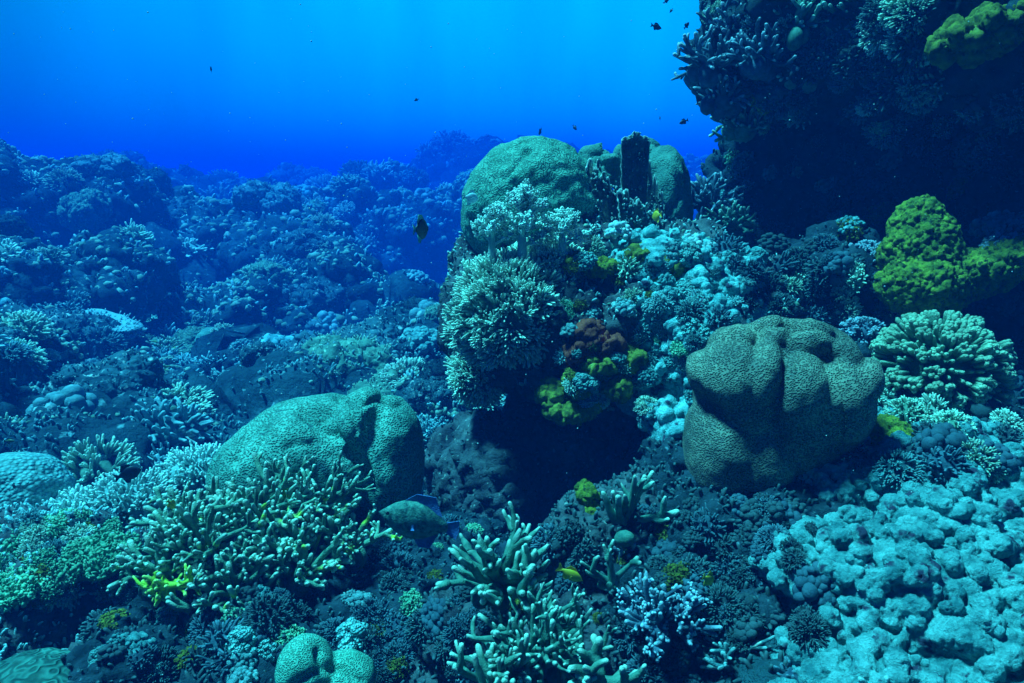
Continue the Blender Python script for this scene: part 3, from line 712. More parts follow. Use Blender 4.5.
def orient(n, rng, blend=.5):
    u = unit(np.asarray(n) * blend + np.array([0, 0, 1 - blend])); q = Vector(u).to_track_quat('Z', 'Y')
    return (q @ Euler((0, 0, rng.uniform(0, 6.28))).to_quaternion()).to_euler()
bpy.context.view_layer.update()
DG = bpy.context.evaluated_depsgraph_get()
def hit(px, py):
    d = P(px, py, 1.0) - CAM
    ok, loc, n, i, o, mx = SC.ray_cast(DG, Vector(CAM), Vector(d).normalized(), distance=150)
    if not ok: return None
    loc = np.array(loc); n = np.array(n)
    if n @ d > 0: n = -n
    return loc, n, float((loc - CAM) @ FW), o.name.split('.')[0]
def at_px(px, py, dflt=2.5):
    h = hit(px, py); return h[0] if h else P(px, py, dflt)

# ================================================================== NAMED CORALS
r1 = np.random.default_rng(101)
# --- feathery soft coral bush on the outcrop's left shoulder
def soft_coral(label, c, rad, n, ts, seed, lo=-.45):
    rng = np.random.default_rng(seed); t = thing('soft_coral', label, 'coral', c)
    b = G(); v, f = ico(4); b.add(v * np.array(rad) * .74 * (1 + .05 * fbm(v * 3, 3)[:, None]), f)
    for d in place_dirs(int(n * 3.5), rng, lo - .2):
        tt = tuft(rng, 10, .052 * ts, .0042 * ts); V, F, T = tt.arrays(); q = np.array(Vector(unit(d / np.array(rad) + rng.normal(size=3) * 1.2)).to_track_quat('Z', 'Y').to_matrix()); b.add(V @ q.T + d * np.array(rad) * rng.uniform(.80, .90), F, T)
    obj('base', b, M['soft'], t)
    tm = [mesh_data('tuft', *tuft(rng, 26, .050, .0034).arrays()) for _ in range(6)]
    for k, d in enumerate(place_dirs(n, rng, lo)):
        lum = 1 + .13 * math.sin(d[0] * 5 + seed) * math.sin(d[2] * 6 + d[1] * 4)
        o = obj('tuft', tm[k % 6], M['soft'], t); p = d * np.array(rad) * .9 * lum; o.location = p
        o.rotation_euler = orient(unit(p / np.array(rad) + rng.normal(size=3) * .2), rng, .82); s = ts * rng.uniform(.8, 1.25); o.scale = (s, s, s)
    return t
soft_coral('bushy feathery green soft coral covering the left shoulder of the middle outcrop', P(513, 316, 2.70), (.235, .25, .25), 98, 1.0, 3, -.45)
soft_coral('feathery green soft coral below the pale branching coral on the outcrop top', P(545, 268, 2.74), (.15, .15, .10), 60, .85, 4, -.1)
soft_coral('small shaded feathery soft coral hanging under the left lip of the outcrop', P(478, 375, 2.95), (.10, .12, .11), 46, .9, 5, -.8)
soft_coral('dark feathery soft coral clump on the outcrop flank right of the main bush', P(570, 350, 2.72), (.08, .10, .15), 40, .75, 6, -.7)
# --- pale tree like soft coral in front of the perched brain coral
def tree_coral(label, base, h, w, seed, nm=9):
    rng = np.random.default_rng(seed); t = thing('tree_coral', label, 'coral', base)
    tr = G(); tube(tr, [(0, 0, -.05), (0, 0, h * .3), (0, 0, h * .6), (.005, 0, h * .9)], [w * .16, w * .12, w * .08, w * .04], 8); obj('trunk', tr, M['tree'], t)
    for k in range(nm):
        g = G(); z = h * (.12 + .82 * k / (nm - 1)); a = k * 2.4; ll = w * (1.05 - .75 * (z / h)) * rng.uniform(.8, 1.15)
        d = unit([math.cos(a), math.sin(a) * .8, .45 + .9 * z / h]); end = np.array([0, 0, z]) + d * ll
        tube(g, [(0, 0, z), np.array([0, 0, z]) + d * ll * .5, end], [w * .06, w * .05, w * .03], 6)
        for q in range(26):
            f = rng.uniform(.3, 1.05); c = np.array([0, 0, z]) + d * ll * f; dd = unit(rng.normal(size=3) + d * .6 + [0, 0, .4]); l = w * rng.uniform(.12, .24)
            tube(g, [c, c + dd * l * .6, c + dd * l], [w * .025] * 3, 5, [0, .3, .8])
            for _ in range(5): ell(g, c + dd * l + rng.normal(size=3) * w * .03, np.full(3, w * rng.uniform(.022, .042)), None, 1, .9)
        obj('branch', g, M['tree'], t)
tree_coral('pale fluffy tree coral standing in front of the smooth round brain coral', P(522, 254, 2.58), .22, .14, 12, 12)
tree_coral('smaller pale fluffy tree coral at the lower left edge of the round brain coral', P(492, 250, 2.58), .13, .11, 13, 9)
tree_coral('pale fluffy tree coral to the right of the tallest one under the round brain coral', P(562, 250, 2.6), .11, .12, 14, 9)
# --- dark blade corals with pale wavy rims right of the perched brain coral
def blade(label, c, w, h, yaw, seed, nf=26, tilt=0.0, top='flat'):
    rng = np.random.default_rng(seed); t = thing('blade_coral', label, 'coral', c); t.rotation_euler = (tilt, 0, yaw)
    nx, nz = 46, 26; u = np.linspace(-1, 1, nx); vz = np.linspace(0, 1, nz)
    topz = h * (1 - .10 * np.abs(u) ** 3 + .022 * np.sin(u * 7 + seed) + .006 * np.sin(u * 23)) if top == 'flat' else h * (.62 - .38 * u + .07 * np.sin(u * 12 + seed) + .05 * np.sin(u * 27))
    V = []; T = []
    for s in (1, -1):
        X = u[:, None] * w * (.72 + .28 * vz[None, :] ** .6); Z = topz[:, None] * vz[None, :]
        Y = .05 * w * np.sin(u[:, None] * 4 + vz[None, :] * 2 + seed) + s * (.12 * w * (1 - .6 * vz[None, :])) +   .014 * w * np.sin(u[:, None] * 17 + np.sin(vz[None, :] * 6 + seed) * 2) + .006 * w * np.sin(u[:, None] * 9 + vz[None, :] * 7)
        V.append(np.stack([X, Y + 0 * X, Z], -1).reshape(-1, 3)); T.append(np.repeat(np.clip((vz - .95) / .05, 0, 1)[None, :], nx, 0).ravel())
    V = np.concatenate(V); T = np.concatenate(T); i = np.arange(nx - 1)[:, None] * nz + np.arange(nz - 1)[None, :]
    F1 = np.stack([i, i + 1, i + nz + 1, i + nz], -1).reshape(-1, 4); o_ = nx * nz
    j = np.arange(nx - 1) * nz + nz - 1; k = np.arange(nz - 1)
    Fr = [F1, F1[:, ::-1] + o_, np.stack([j, j + o_, j + nz + o_, j + nz], 1), np.stack([k, k + o_, k + 1 + o_, k + 1], 1), np.stack([k, k + 1, k + 1 + o_, k + o_], 1) + (nx - 1) * nz]
    g = G(); g.add(V, Fr, T); obj('plate', g, M['plate'], t)
    ru = np.linspace(-.98, .98, 64); rx = ru * w; rz = np.interp(ru, u, topz) + .004 * np.sin(ru * 60)
    ry = .05 * w * np.sin(ru * 4 + 2 + seed) + .006 * w * np.sin(ru * 9 + 7)
    g = G(); tube(g, np.stack([rx, ry, rz], 1), np.full(64, .007 * (w / .15)) * (1 + .3 * np.sin(ru * 50)), 6, np.full(64, 1.0))
    for sd in (-1, 1):
        zz = np.linspace(.3, 1, 14); e = 0 if sd < 0 else -1; tube(g, np.stack([sd * w * .985 * (.72 + .28 * zz ** .6), ry[e] + .006 * np.sin(zz * 30), rz[e] * zz], 1), np.full(14, .006 * (w / .15)) * (1 + .5 * np.sin(zz * 40)), 6, np.full(14, 1.0))
    obj('rim', g, M['plate'], t)
    g = G()
    for _ in range(nf):
        k = rng.integers(2, 62); z = rng.uniform(.25, 1.0); p = np.array([rx[k] * (.72 + .28 * z ** .6), ry[k] - .035 * w, rz[k] * z]); d = unit([rng.normal() * .5, -abs(rng.normal()) * .8 - .3, rng.uniform(.3, 1.4)]); l = w * rng.uniform(.10, .26)
        grow(g, p, d, l, .008 * w / .15, 1 if rng.random() < .4 else 0, rng, .2, sides=6)
    obj('fingers', g, M['plate'], t)
    return t
blade('tall dark blade coral with a pale flat rim, standing behind the finger fringed blades', P(633, 218, 3.2), .075, .375, .35, 2, 30)
blade('narrow dark blade coral wedged behind the tall one', P(652, 222, 3.28), .06, .33, -.5, 6, 26, 0, 'slope')
blade('ragged dark blade coral between the round brain coral and the tall blade', P(606, 222, 3.15), .07, .27, .6, 11, 30, 0, 'slope')
blade('dark blade coral with pale fingered edge leaning on the round brain coral', P(612, 232, 2.98), .12, .30, -.15, 5, 60, -.1, 'slope')
blade('low dark fingered blade coral in front of the tall pale rimmed blade', P(642, 240, 2.92), .11, .22, .2, 9, 56, -.1, 'slope')
# domes behind
def dome(name, label, c, r, m, seed, amp=.05, n=5, cat='coral'):
    v, f = ico(n); h, _ = puff(v, .7, seed, .4); h2, _ = puff(v, .22, seed + 1, .4); v = v * (1 + amp * (h - .5)[:, None] + .05 * (h2 - .5)[:, None] + .05 * fbm(v * 1.3, 3, seed)[:, None])
    o = obj(name, mesh_data(name, v * np.array(r), [f]), m, loc=c); tag(o, label, cat); return o
dome('dome_coral', 'dark green dome coral behind the blade corals at the top of the outcrop', P(662, 205, 3.45), (.12, .2, .24), M['dome'], 4, .34)
dome('dome_coral', 'dark round coral head peeking out above the blade corals', P(640, 172, 3.6), (.12, .16, .15), M['dome'], 7, .45)
dome('dome_coral', 'small dark coral knob wedged between the round brain coral and the blade corals', P(598, 170, 3.3), (.10, .1, .09), M['dome'], 9, .45)
# --- yellow green mound with its saddle and ledge
def mound(name, label, blobs, m, vox, disp):
    g = G()
    for b in blobs: ell(g, P(*b[:3]), b[3:6], rot(*b[6]) if len(b) > 6 else None, 4)
    V, F = remesh(g, vox, 3)
    for sz, amp, sd in disp:
        N = vnormals(V, F); h, _ = puff(V, sz, sd, .4); V = V + N * ((h - .45) * amp)[:, None]
    N = vnormals(V, F); V = V + N * (fbm(V * 70, 2, 3) * .004)[:, None]
    c = V.mean(0); o = obj(name, mesh_data(name, V - c, F), m, loc=c); tag(o, label, 'coral'); return o
mound('mound_coral', 'bright yellow green mound coral, tall and cone shaped, on the ledge at right',
      [(920, 262, 2.55, .125, .13, .17), (918, 232, 2.55, .085, .09, .11), (925, 285, 2.5, .15, .13, .10), (968, 275, 2.5, .13, .11, .07), (990, 266, 2.46, .12, .1, .05), (1025, 258, 2.42, .13, .12, .06)], M['yellow'], .0042, [(.05, .020, 1), (.019, .014, 2), (.010, .007, 3)])
mound('encrusting_coral', 'low yellow green growth creeping over the rock left of the bright mound',
      [(818, 305, 2.85, .10, .12, .08), (800, 325, 2.8, .08, .1, .06), (830, 322, 2.75, .07, .1, .07)], M['olive'], .008, [(.06, .04, 4), (.025, .02, 5)])
mound('encrusting_coral', 'round green algae tuft between the tan brain coral and the knobbly slope',
      [(886, 436, 2.0, .055, .07, .052), (880, 446, 1.97, .05, .06, .045)], M['yellow'], .004, [(.03, .016, 4), (.012, .008, 5)])
mound('encrusting_coral', 'bright lime green patch on the outcrop top under the tree corals',
      [(578, 262, 2.62, .07, .07, .025), (600, 268, 2.62, .06, .07, .028), (558, 256, 2.66, .06, .06, .02)], M['yellow'], .004, [(.025, .02, 6), (.012, .007, 5)])
mound('encrusting_coral', 'olive yellow cushion at the bottom edge of the outcrop above the cavern',
      [(570, 410, 2.50, .085, .08, .032), (552, 395, 2.52, .05, .06, .05), (592, 400, 2.50, .05, .06, .035)], M['olive'], .004, [(.03, .024, 8), (.012, .008, 5)])
mound('encrusting_coral', 'olive yellow growth on the dark middle of the outcrop flank',
      [(600, 365, 2.48, .07, .07, .04), (580, 382, 2.48, .05, .06, .04), (615, 385, 2.48, .05, .06, .03), (630, 358, 2.5, .04, .06, .03)], M['olive'], .004, [(.035, .035, 9), (.012, .010, 5)])
mound('encrusting_coral', 'yellow topped crust on the outcrop crest under the pale bubble coral',
      [(640, 255, 2.62, .06, .06, .02), (672, 265, 2.6, .045, .05, .03), (655, 292, 2.6, .03, .05, .06), (640, 315, 2.58, .07, .06, .018)], M['olive'], .004, [(.03, .026, 12), (.012, .008, 5)])
mound('encrusting_coral', 'mossy yellow green patch high on the overhang at the upper right corner',
      [(985, 35, 2.28, .09, .10, .045), (965, 45, 2.28, .06, .08, .03), (1010, 25, 2.3, .08, .1, .04)], M['olive'], .005, [(.05, .05, 14), (.02, .018, 5)])
mound('rust_sponge', 'rusty red sponge on the shaded middle of the outcrop', [(588, 335, 2.47, .05, .05, .04), (603, 345, 2.47, .06, .05, .03), (575, 352, 2.47, .03, .05, .03)], M['rust'], .005, [(.03, .03, 15), (.012, .01, 5)])
mound('sponge', 'lumpy yellow green sponge knobs rising behind the front staghorns', [(588, 497, 1.93, .026, .03, .035), (592, 512, 1.92, .03, .03, .025), (582, 488, 1.95, .018, .02, .018)], M['yellow'], .003, [(.022, .01, 16), (.009, .004, 5)])
# --- bubble coral balls
def balls(label, c, r, n, seed, m='ball'):
    rng = np.random.default_rng(seed); g = G()
    for d in place_dirs(n, rng, -.2): ell(g, d * r * rng.uniform(.6, 1, 1), np.full(3, r * rng.uniform(.17, .30)), None, 2, .3)
    o = obj('bubble_coral', g, M[m], loc=c); return tag(o, label, 'coral')
balls('pale blue bubble coral cluster on the crest of the middle outcrop', P(619, 234, 2.66), .05, 38, 1)
balls('pale round bubble coral knobs at the top right of the outcrop crest', P(692, 246, 2.66), .045, 34, 2)
balls('pale bubble coral on the right end of the outcrop crest', P(712, 250, 2.7), .035, 30, 3)
balls('tiny pale bubble coral among the dark rocks at bottom left', P(215, 655, 1.85), .03, 12, 4)
# --- cauliflower coral
def cauliflower(label, c, r, n, seed, m='cauli', flat=.8, kn=(9, 14), ks=.05):
    rng = np.random.default_rng(seed); t = thing('cauliflower_coral', label, 'coral', c)
    b = G(); v, f = ico(3); b.add(v * [r * .70, r * .70, r * flat * .70], f)
    for d in place_dirs(int(n * 2.6), rng, -.4):
        e = d * [r, r, r * flat] * rng.uniform(.80, .95); s = r * ks; tube(b, [e * .7, e * .9, e], [s * .8, s * .85, s * .7], 6, [0, .1, .7])
    obj('base', b, M[m], t)
    for d in place_dirs(n, rng, -.5):
        g = G(); e = d * [r, r, r * flat] * rng.uniform(.93, 1.02); s = r * ks
        tube(g, [e * .7, e * .85, e * .95], [s * .8, s * .95, s], 7, [0, 0, .1])
        for _ in range(rng.integers(*kn)):
            q = e + unit(rng.normal(size=3) + d * .5) * s * rng.uniform(1.2, 3.0) * [1, 1, .8]
            q = q * (np.linalg.norm(e) / np.linalg.norm(q)) * rng.uniform(.96, 1.03); tube(g, [q * .80, q * .92, q], [s * .70, s * .90, s * .84], 7, [0, .1, .8])
        obj('branch', g, M[m], t)
    return t
cauliflower('large green cauliflower coral with pale knobbed tips below the yellow green mound', P(937, 372, 2.25), .215, 99, 1, 'cauli', .92, (16, 22), .042)
cauliflower('small bluish cauliflower coral tucked left of the large green one', P(862, 335, 2.5), .085, 46, 2, 'stag_grey')
cauliflower('flat shaded cauliflower coral on the ledge left of the yellow green mound', P(822, 262, 2.75), .12, 60, 3, 'stag_grey', .35)
cauliflower('bluish cauliflower coral on the rock arch touching the yellow green mound', P(868, 258, 2.7), .10, 60, 4, 'stag_grey', .7)
cauliflower('pale cauliflower coral capping the rock right of the yellow green mound', P(1012, 248, 2.45), .10, 60, 5, 'stag_grey', .5)
# --- front staghorns
rs = np.random.default_rng(21)
def fan(n, rng, lo=-.2, tilt=(0, -.35, .2)): 
    return [unit(d + np.array(tilt)) for d in place_dirs(n, rng, lo)]
staghorn('staghorn_coral', 'thick armed pale green staghorn coral in front of the dark cavern', P(500, 585, 1.62), M['stag_green'], rs, fan(16, rs, -.1), .150, .0135, 1, .045, kids=(2, 5), taper=.46, shrink=(.25, .45), sides=9, wob=.17)
staghorn('staghorn_coral', 'dense low green staghorn coral at the bottom edge below the thick armed one', P(540, 655, 1.5), M['stag_green'], rs, fan(30, rs, -.05), .125, .0090, 2, .05, spread=.04, kids=(1, 3), taper=.52, shrink=(.35, .6), sides=8)
staghorn('staghorn_coral', 'small green staghorn coral at the bottom edge left of the white ringed branch', P(500, 688, 1.42), M['stag_green'], rs, fan(14, rs, -.05), .09, .010, 1, .04, taper=.62, sides=8)
staghorn('finger_coral', 'purple grey finger coral with white tips at lower centre', P(660, 622, 1.62), M['stag_grey'], rs, fan(34, rs, -.15), .115, .0075, 2, .045, spread=.03, kids=(2, 4), taper=.70, shrink=(.22, .40), sides=8, up=.1)
staghorn('finger_coral', 'small dark finger coral behind the white tipped one', P(632, 585, 1.85), M['stag_grey'], rs, fan(16, rs), .09, .009, 1, .04, taper=.8, sides=7)
staghorn('staghorn_coral', 'tall slender staghorn with upright prongs beside the yellow green sponge', P(622, 525, 1.85), M['stag_green'], rs, [(-.35, -.2, 1), (.25, -.1, 1.1), (.6, 0, .7), (-.7, -.2, .5), (.1, -.4, .8), (.9, -.1, .5)], .135, .0125, 1, .035, kids=(1, 2), taper=.55, shrink=(.3, .5), sides=8, up=.3)
staghorn('staghorn_coral', 'single dark pronged staghorn just above the white tipped finger coral', P(612, 582, 1.68), M['stag_green'], rs, [(0, -.1, 1), (-.9, -.1, .5), (.7, .2, .6)], .085, .012, 1, .016, taper=.45, sides=9, up=.3, kids=(0, 2), shrink=(.25, .4))
staghorn('staghorn_coral', 'thick pale staghorn branch with a white ring at its broken end, bottom edge', P(600, 680, 1.38), M['stag_green'], rs, [(-.1, -.3, 1), (1, .1, -.1), (-.8, .1, .2), (-.3, .3, 1)], .07, .012, 1, .016, taper=.7, sides=9)
# --- thicket at left
rt = np.random.default_rng(31)
th = [(205, 545, 2.1, 26, .145), (265, 520, 2.2, 30, .15), (320, 515, 2.3, 24, .14), (170, 570, 2.05, 22, .12), (235, 590, 2.0, 24, .13), (300, 570, 2.1, 22, .12), (345, 545, 2.25, 16, .11), (190, 520, 2.3, 20, .10), (285, 545, 2.1, 20, .10)]
tl = ['olive staghorn clump in the middle left of the thicket', 'tall olive staghorn clump in front of the loaf shaped brain coral', 'olive staghorn clump at the right shoulder of the thicket below the loaf shaped coral',
      'olive staghorn clump at the far left edge of the thicket', 'low olive staghorn clump at the front of the thicket', 'knotted olive staghorn clump at the lower right of the thicket', 'loose olive staghorn sprigs at the right end of the thicket', 'short olive staghorn tuft at the upper left edge of the thicket', 'short olive staghorn tuft in the middle of the thicket front']
for (a, b, d, n, l), lb in zip(th, tl):
    staghorn('staghorn_coral', lb, P(a, b, d), M['stag_olive'], rt, fan(n, rt, .0, (-.1, -.3, .25)), l, .0105, 2, .06, 'staghorn thicket at lower left', .07, kids=(1, 3), taper=.72, shrink=(.35, .6), sides=7)
staghorn('staghorn_coral', 'bright lime green staghorn sprig hanging from the left edge of the thicket', P(168, 585, 1.92), M['stag_lime'], rt, fan(14, rt, -.7, (-.5, -.3, -.3)), .062, .0078, 1, .02, kids=(1, 3), taper=.75, up=-.02, sides=8, wob=.22)
staghorn('staghorn_coral', 'small lime green star shaped staghorn tip right of the larger lime sprig', P(192, 580, 1.88), M['stag_lime'], rt, [(0, -.2, 1), (-.9, -.3, -.3), (.9, -.3, .1), (.1, -.4, -1)], .034, .0075, 1, .010, taper=.6, sides=8, wob=.2)
# --- antler corals along the lip of the overhang
ra = np.random.default_rng(41)
lip = [(712, 68, 3.05, .15, 'spiky antler coral at the outermost tip of the overhang'), (735, 38, 3.05, .14, 'spiky antler coral on the upper left lip of the overhang'), (726, 100, 3.15, .13, 'shaded antler coral hanging under the tip of the overhang'),
       (765, 18, 3.0, .13, 'antler coral near the top edge where the overhang leaves the view'), (760, 62, 2.9, .13, 'greenish antler coral on the face of the overhang lip'), (800, 30, 2.85, .12, 'pale antler coral on the overhang between lip and mossy patch'),
       (800, 75, 2.95, .10, 'short antler coral on the lower face of the overhang'), (745, 128, 3.3, .10, 'dark antler coral in the shade below the overhang lip'), (850, 15, 2.75, .10, 'pale stubby antler coral on the overhang near the top edge'), (900, 8, 2.7, .09, 'pale stubby antler coral at the top edge left of the mossy patch'),
       (712, 205, 3.5, .15, 'antler coral on the ledge below the overhang beside open water'), (735, 225, 3.4, .11, 'low antler coral at the foot of the overhang behind the outcrop')]
for a, b, d, l, lb in lip:
    staghorn('antler_coral', lb, P(a, b, d), M['stag_green' if l < .125 else 'stag_grey'], ra, fan(22, ra, -.5, (-.45, -.45, .15) if a < 790 else (-.1, -.6, .4)), l, .0125, 1, .06, 'antler corals along the overhang', .05, kids=(2, 3), taper=.6, shrink=(.35, .55), sides=7)
# --- left foreground
rl = np.random.default_rng(51)
dome('dome_coral', 'smooth pale blue green dome coral at the left edge', P(12, 492, 2.75), (.20, .2, .15), M['dome_blue'], 3, .09)
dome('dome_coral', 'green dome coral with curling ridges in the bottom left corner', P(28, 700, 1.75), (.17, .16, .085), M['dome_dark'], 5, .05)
for a, b, d, R_, lb in ((100, 560, 2.2, .115, 'green leafy coral mound at left above the dark hollow'), (30, 545, 2.35, .13, 'green leafy coral mound at the left edge below the smooth dome'), (65, 528, 2.45, .09, 'green leafy coral mound behind the other two at left'), (15, 590, 2.1, .09, 'bright green leafy coral at the far left edge')):
    o = obj('leafy_coral', proto_leafy(rl, R_, 900, .0085, .55), M['leaf'], loc=P(a, b, d)); tag(o, lb, 'coral')
for a, b, d, R_, n_, lb in ((80, 512, 2.7, .14, 330, 'bristly flat topped coral between the smooth dome and the dark fish'), (128, 500, 2.75, .17, 420, 'wide bristly coral cushion just below the dark fish'), (200, 470, 3.0, .16, 360, 'bristly blue green coral cushion left of the loaf shaped brain coral')):
    o = obj('bristle_coral', proto_fingers(rl, n_, R_, .034, .0062, .45, .25), M['table'], loc=P(a, b, d)); tag(o, lb, 'coral')
for a, b, d, R_, lb in ((160, 486, 2.9, .11, 'small tiered table coral right behind the dark fish'),):
    o = obj('table_coral', proto_plate(rl, R_, 3), M['table'], loc=P(a, b, d)); o.rotation_euler = (.12, 0, rl.uniform(0, 6)); tag(o, lb, 'coral')

# ================================================================== SCATTERED CORALS
bpy.context.view_layer.update()
DG = bpy.context.evaluated_depsgraph_get()
rp = np.random.default_rng(61)
PR = {}
def protos(key, name, mats, makers):
    PR[key] = [mesh_data(name, *mk().arrays()) for mk in makers]
    out = []
    for me in PR[key]:
        for mm in mats:
            c = me.copy(); c.materials.append(M[mm]); out.append(c)
    PR[key] = out
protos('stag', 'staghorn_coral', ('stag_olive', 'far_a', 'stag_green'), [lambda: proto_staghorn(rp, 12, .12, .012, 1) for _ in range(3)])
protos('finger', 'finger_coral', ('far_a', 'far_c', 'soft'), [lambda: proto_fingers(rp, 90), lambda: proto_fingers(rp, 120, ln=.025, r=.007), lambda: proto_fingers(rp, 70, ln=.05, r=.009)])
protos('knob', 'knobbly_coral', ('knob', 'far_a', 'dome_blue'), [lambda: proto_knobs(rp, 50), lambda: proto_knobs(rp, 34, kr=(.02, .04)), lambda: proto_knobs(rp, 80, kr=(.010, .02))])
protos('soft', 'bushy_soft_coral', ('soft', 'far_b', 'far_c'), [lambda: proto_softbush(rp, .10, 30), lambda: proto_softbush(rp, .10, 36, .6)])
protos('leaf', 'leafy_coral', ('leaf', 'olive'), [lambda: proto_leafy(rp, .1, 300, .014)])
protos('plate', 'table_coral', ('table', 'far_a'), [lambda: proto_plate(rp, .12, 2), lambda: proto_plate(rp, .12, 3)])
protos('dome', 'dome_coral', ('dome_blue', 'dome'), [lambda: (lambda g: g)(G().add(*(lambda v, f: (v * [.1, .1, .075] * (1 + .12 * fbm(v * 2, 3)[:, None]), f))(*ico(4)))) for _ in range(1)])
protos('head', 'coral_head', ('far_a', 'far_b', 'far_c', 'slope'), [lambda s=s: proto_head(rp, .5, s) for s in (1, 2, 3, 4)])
DESC = {'stag': ('staghorn_coral', 'staghorn coral'), 'finger': ('finger_coral', 'finger coral'), 'knob': ('knobbly_coral', 'knobbly coral'), 'soft': ('bushy_soft_coral', 'bushy soft coral'), 'leaf': ('leafy_coral', 'leafy coral'), 'plate': ('table_coral', 'table coral'), 'dome': ('dome_coral', 'dome coral'), 'head': ('coral_head', 'coral head')}
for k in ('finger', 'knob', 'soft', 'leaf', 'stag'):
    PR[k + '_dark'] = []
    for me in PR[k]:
        for mm in ('shade', 'shade_b'):  # dark copies with shade put into their colour, for the dim rocks
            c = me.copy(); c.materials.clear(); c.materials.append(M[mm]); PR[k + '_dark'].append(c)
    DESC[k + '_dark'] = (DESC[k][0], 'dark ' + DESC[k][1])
def put(kind, p, n, size, label, group, rng, blend=.5, sink=.2, variants=None):
    ms = PR[kind] if variants is None else [PR[kind][i] for i in variants]
    me = ms[rng.integers(len(ms))]; o = bpy.data.objects.new(DESC[kind][0], me); COL.objects.link(o)
    ref = .5 if kind == 'head' else .12 if kind[:4] in ('plat', 'stag') else .1
    s = size / ref; o.scale = (s * rng.uniform(.85, 1.15), s * rng.uniform(.85, 1.15), s * rng.uniform(.8, 1.1)); o.rotation_euler = orient(n, rng, blend)
    o.location = np.asarray(p) - np.asarray(n) * size * sink * (-.6 if kind == 'stag' else 1)
    tag(o, label, 'coral', group); return o
def near_cam(C): return np.linalg.norm(C - CAM, axis=1)
def terr_mask(dmin, dmax, up=.0, power=1.0):
    def f(C, N):
        x, y, d = proj(C); ok = (d > dmin) & (d < dmax) & (x > -90) & (x < 1114) & (y > 80) & (y < 790)
        return ok * np.clip(N[:, 2] - up, .02, 1) / np.maximum(d, 1) ** power
    return f
rc = np.random.default_rng(71)
# coral heads on the far slope
Pts, Ns = area_sample(TV, TF, 110, rc, terr_mask(5.0, 60, -.2, 1.55))
for p, n in zip(Pts, Ns):
    d = (p - CAM) @ FW; s = min(.12 + .045 * d, 2.6) * rc.uniform(.5, 1.25)
    put('head', p, n, s, 'hazy coral head on the reef slope beyond the outcrop', 'coral heads on the far reef slope', rc, .3, .1)
for rr, dd in [BM[k] for k in range(len(BM))]:
    Pts, Ns = area_sample(rr[0], rr[1], 7, rc, terr_mask(3, 80, .0, 0))
    if dd < 26 and dd > 4.9:
        for p, n in zip(Pts, Ns): put('head', p, n, .03 * dd * rc.uniform(.8, 1.7), 'coral head growing on a far reef buttress', 'coral heads on the far reef buttresses', rc, .3, .1)
    for kind, q, s0 in (('finger', 5, .016), ('soft', 5, .016), ('stag', 2, .015), ('knob', 4, .012), ('plate', 2, .018)):
        Pts, Ns = area_sample(rr[0], rr[1], q, rc, terr_mask(3, 80, -.1, 0)); nm = DESC[kind][1]
        for p, n in zip(Pts, Ns): put(kind, p, n, s0 * dd * rc.uniform(.7, 1.5), nm + ' fringing a far reef buttress', nm + 's on the far reef buttresses', rc)
Pts, Ns = area_sample(TV, TF, 46, rc, terr_mask(3.4, 9, -.2, .6))
for p, n in zip(Pts, Ns): put('head', p, n, rc.uniform(.14, .42), 'lumpy coral head on the reef floor between thicket and dark gulf', 'coral heads on the near left reef floor', rc, .3, .15)
for kind, q in (('finger', 45), ('soft', 50), ('knob', 30), ('stag', 14)):
    Pts, Ns = area_sample(TV, TF, q, rc, terr_mask(3.1, 7.5, -.2, .5)); nm = DESC[kind][1]
    for p, n in zip(Pts, Ns): put(kind, p, n, rc.uniform(.09, .20), nm + ' in the coral field at middle left', nm + 's in the coral field at middle left', rc)
# assorted corals on slope and floor
def spread_kind(kind, n, dmin, dmax, s0, s1, label, group, power=1.4, up=0.0):
    Pts, Ns = area_sample(TV, TF, n, rc, terr_mask(dmin, dmax, up, power))
    for p, nn in zip(Pts, Ns):
        d = (p - CAM) @ FW; s = (s0 + s1 * d) * rc.uniform(.6, 1.5); put(kind, p, nn, s, label, group, rc)
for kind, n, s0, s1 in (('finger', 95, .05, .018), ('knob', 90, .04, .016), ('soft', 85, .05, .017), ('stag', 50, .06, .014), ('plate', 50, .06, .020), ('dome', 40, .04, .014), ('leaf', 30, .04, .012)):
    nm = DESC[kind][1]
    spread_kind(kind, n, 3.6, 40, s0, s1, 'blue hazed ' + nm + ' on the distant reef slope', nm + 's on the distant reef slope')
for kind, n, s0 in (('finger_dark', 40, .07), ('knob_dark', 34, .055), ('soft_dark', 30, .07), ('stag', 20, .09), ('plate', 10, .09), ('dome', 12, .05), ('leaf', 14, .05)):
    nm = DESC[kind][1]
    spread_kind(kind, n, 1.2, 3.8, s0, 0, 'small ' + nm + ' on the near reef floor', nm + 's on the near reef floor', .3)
# growth on the rocks, found by looking at where real surfaces face the open water
def decorate(box, kinds, n, size, where, rng, blend=.75, variants=None):
    done = 0; tries = 0
    while done < n and tries < n * 12:
        tries += 1; px, py = rng.uniform(box[0], box[2]), rng.uniform(box[1], box[3]); h = hit(px, py)
        if not h or h[2] > 5.5 or h[3] in ('sea_floor', 'brain_coral', 'mound_coral', 'dome_coral', 'branch', 'tuft', 'base', 'plate', 'rim', 'fingers', 'haze', 'leafy_coral', 'table_coral', 'trunk', 'boulder_coral', 'blue_crust'): continue
        if h[1][2] < -.25 and py > 240: continue
        k = kinds[rng.integers(len(kinds))]; nm = DESC[k][1]
        put(k, h[0], h[1], rng.uniform(*size), f'small {nm} {where}', f'{nm}s {where}', rng, blend, .25, variants.get(k) if variants else None); done += 1
rd = np.random.default_rng(81)
decorate((560, 240, 700, 420), ['finger', 'knob', 'soft', 'leaf', 'knob'], 60, (.018, .045), 'on the flank of the middle outcrop', rd)
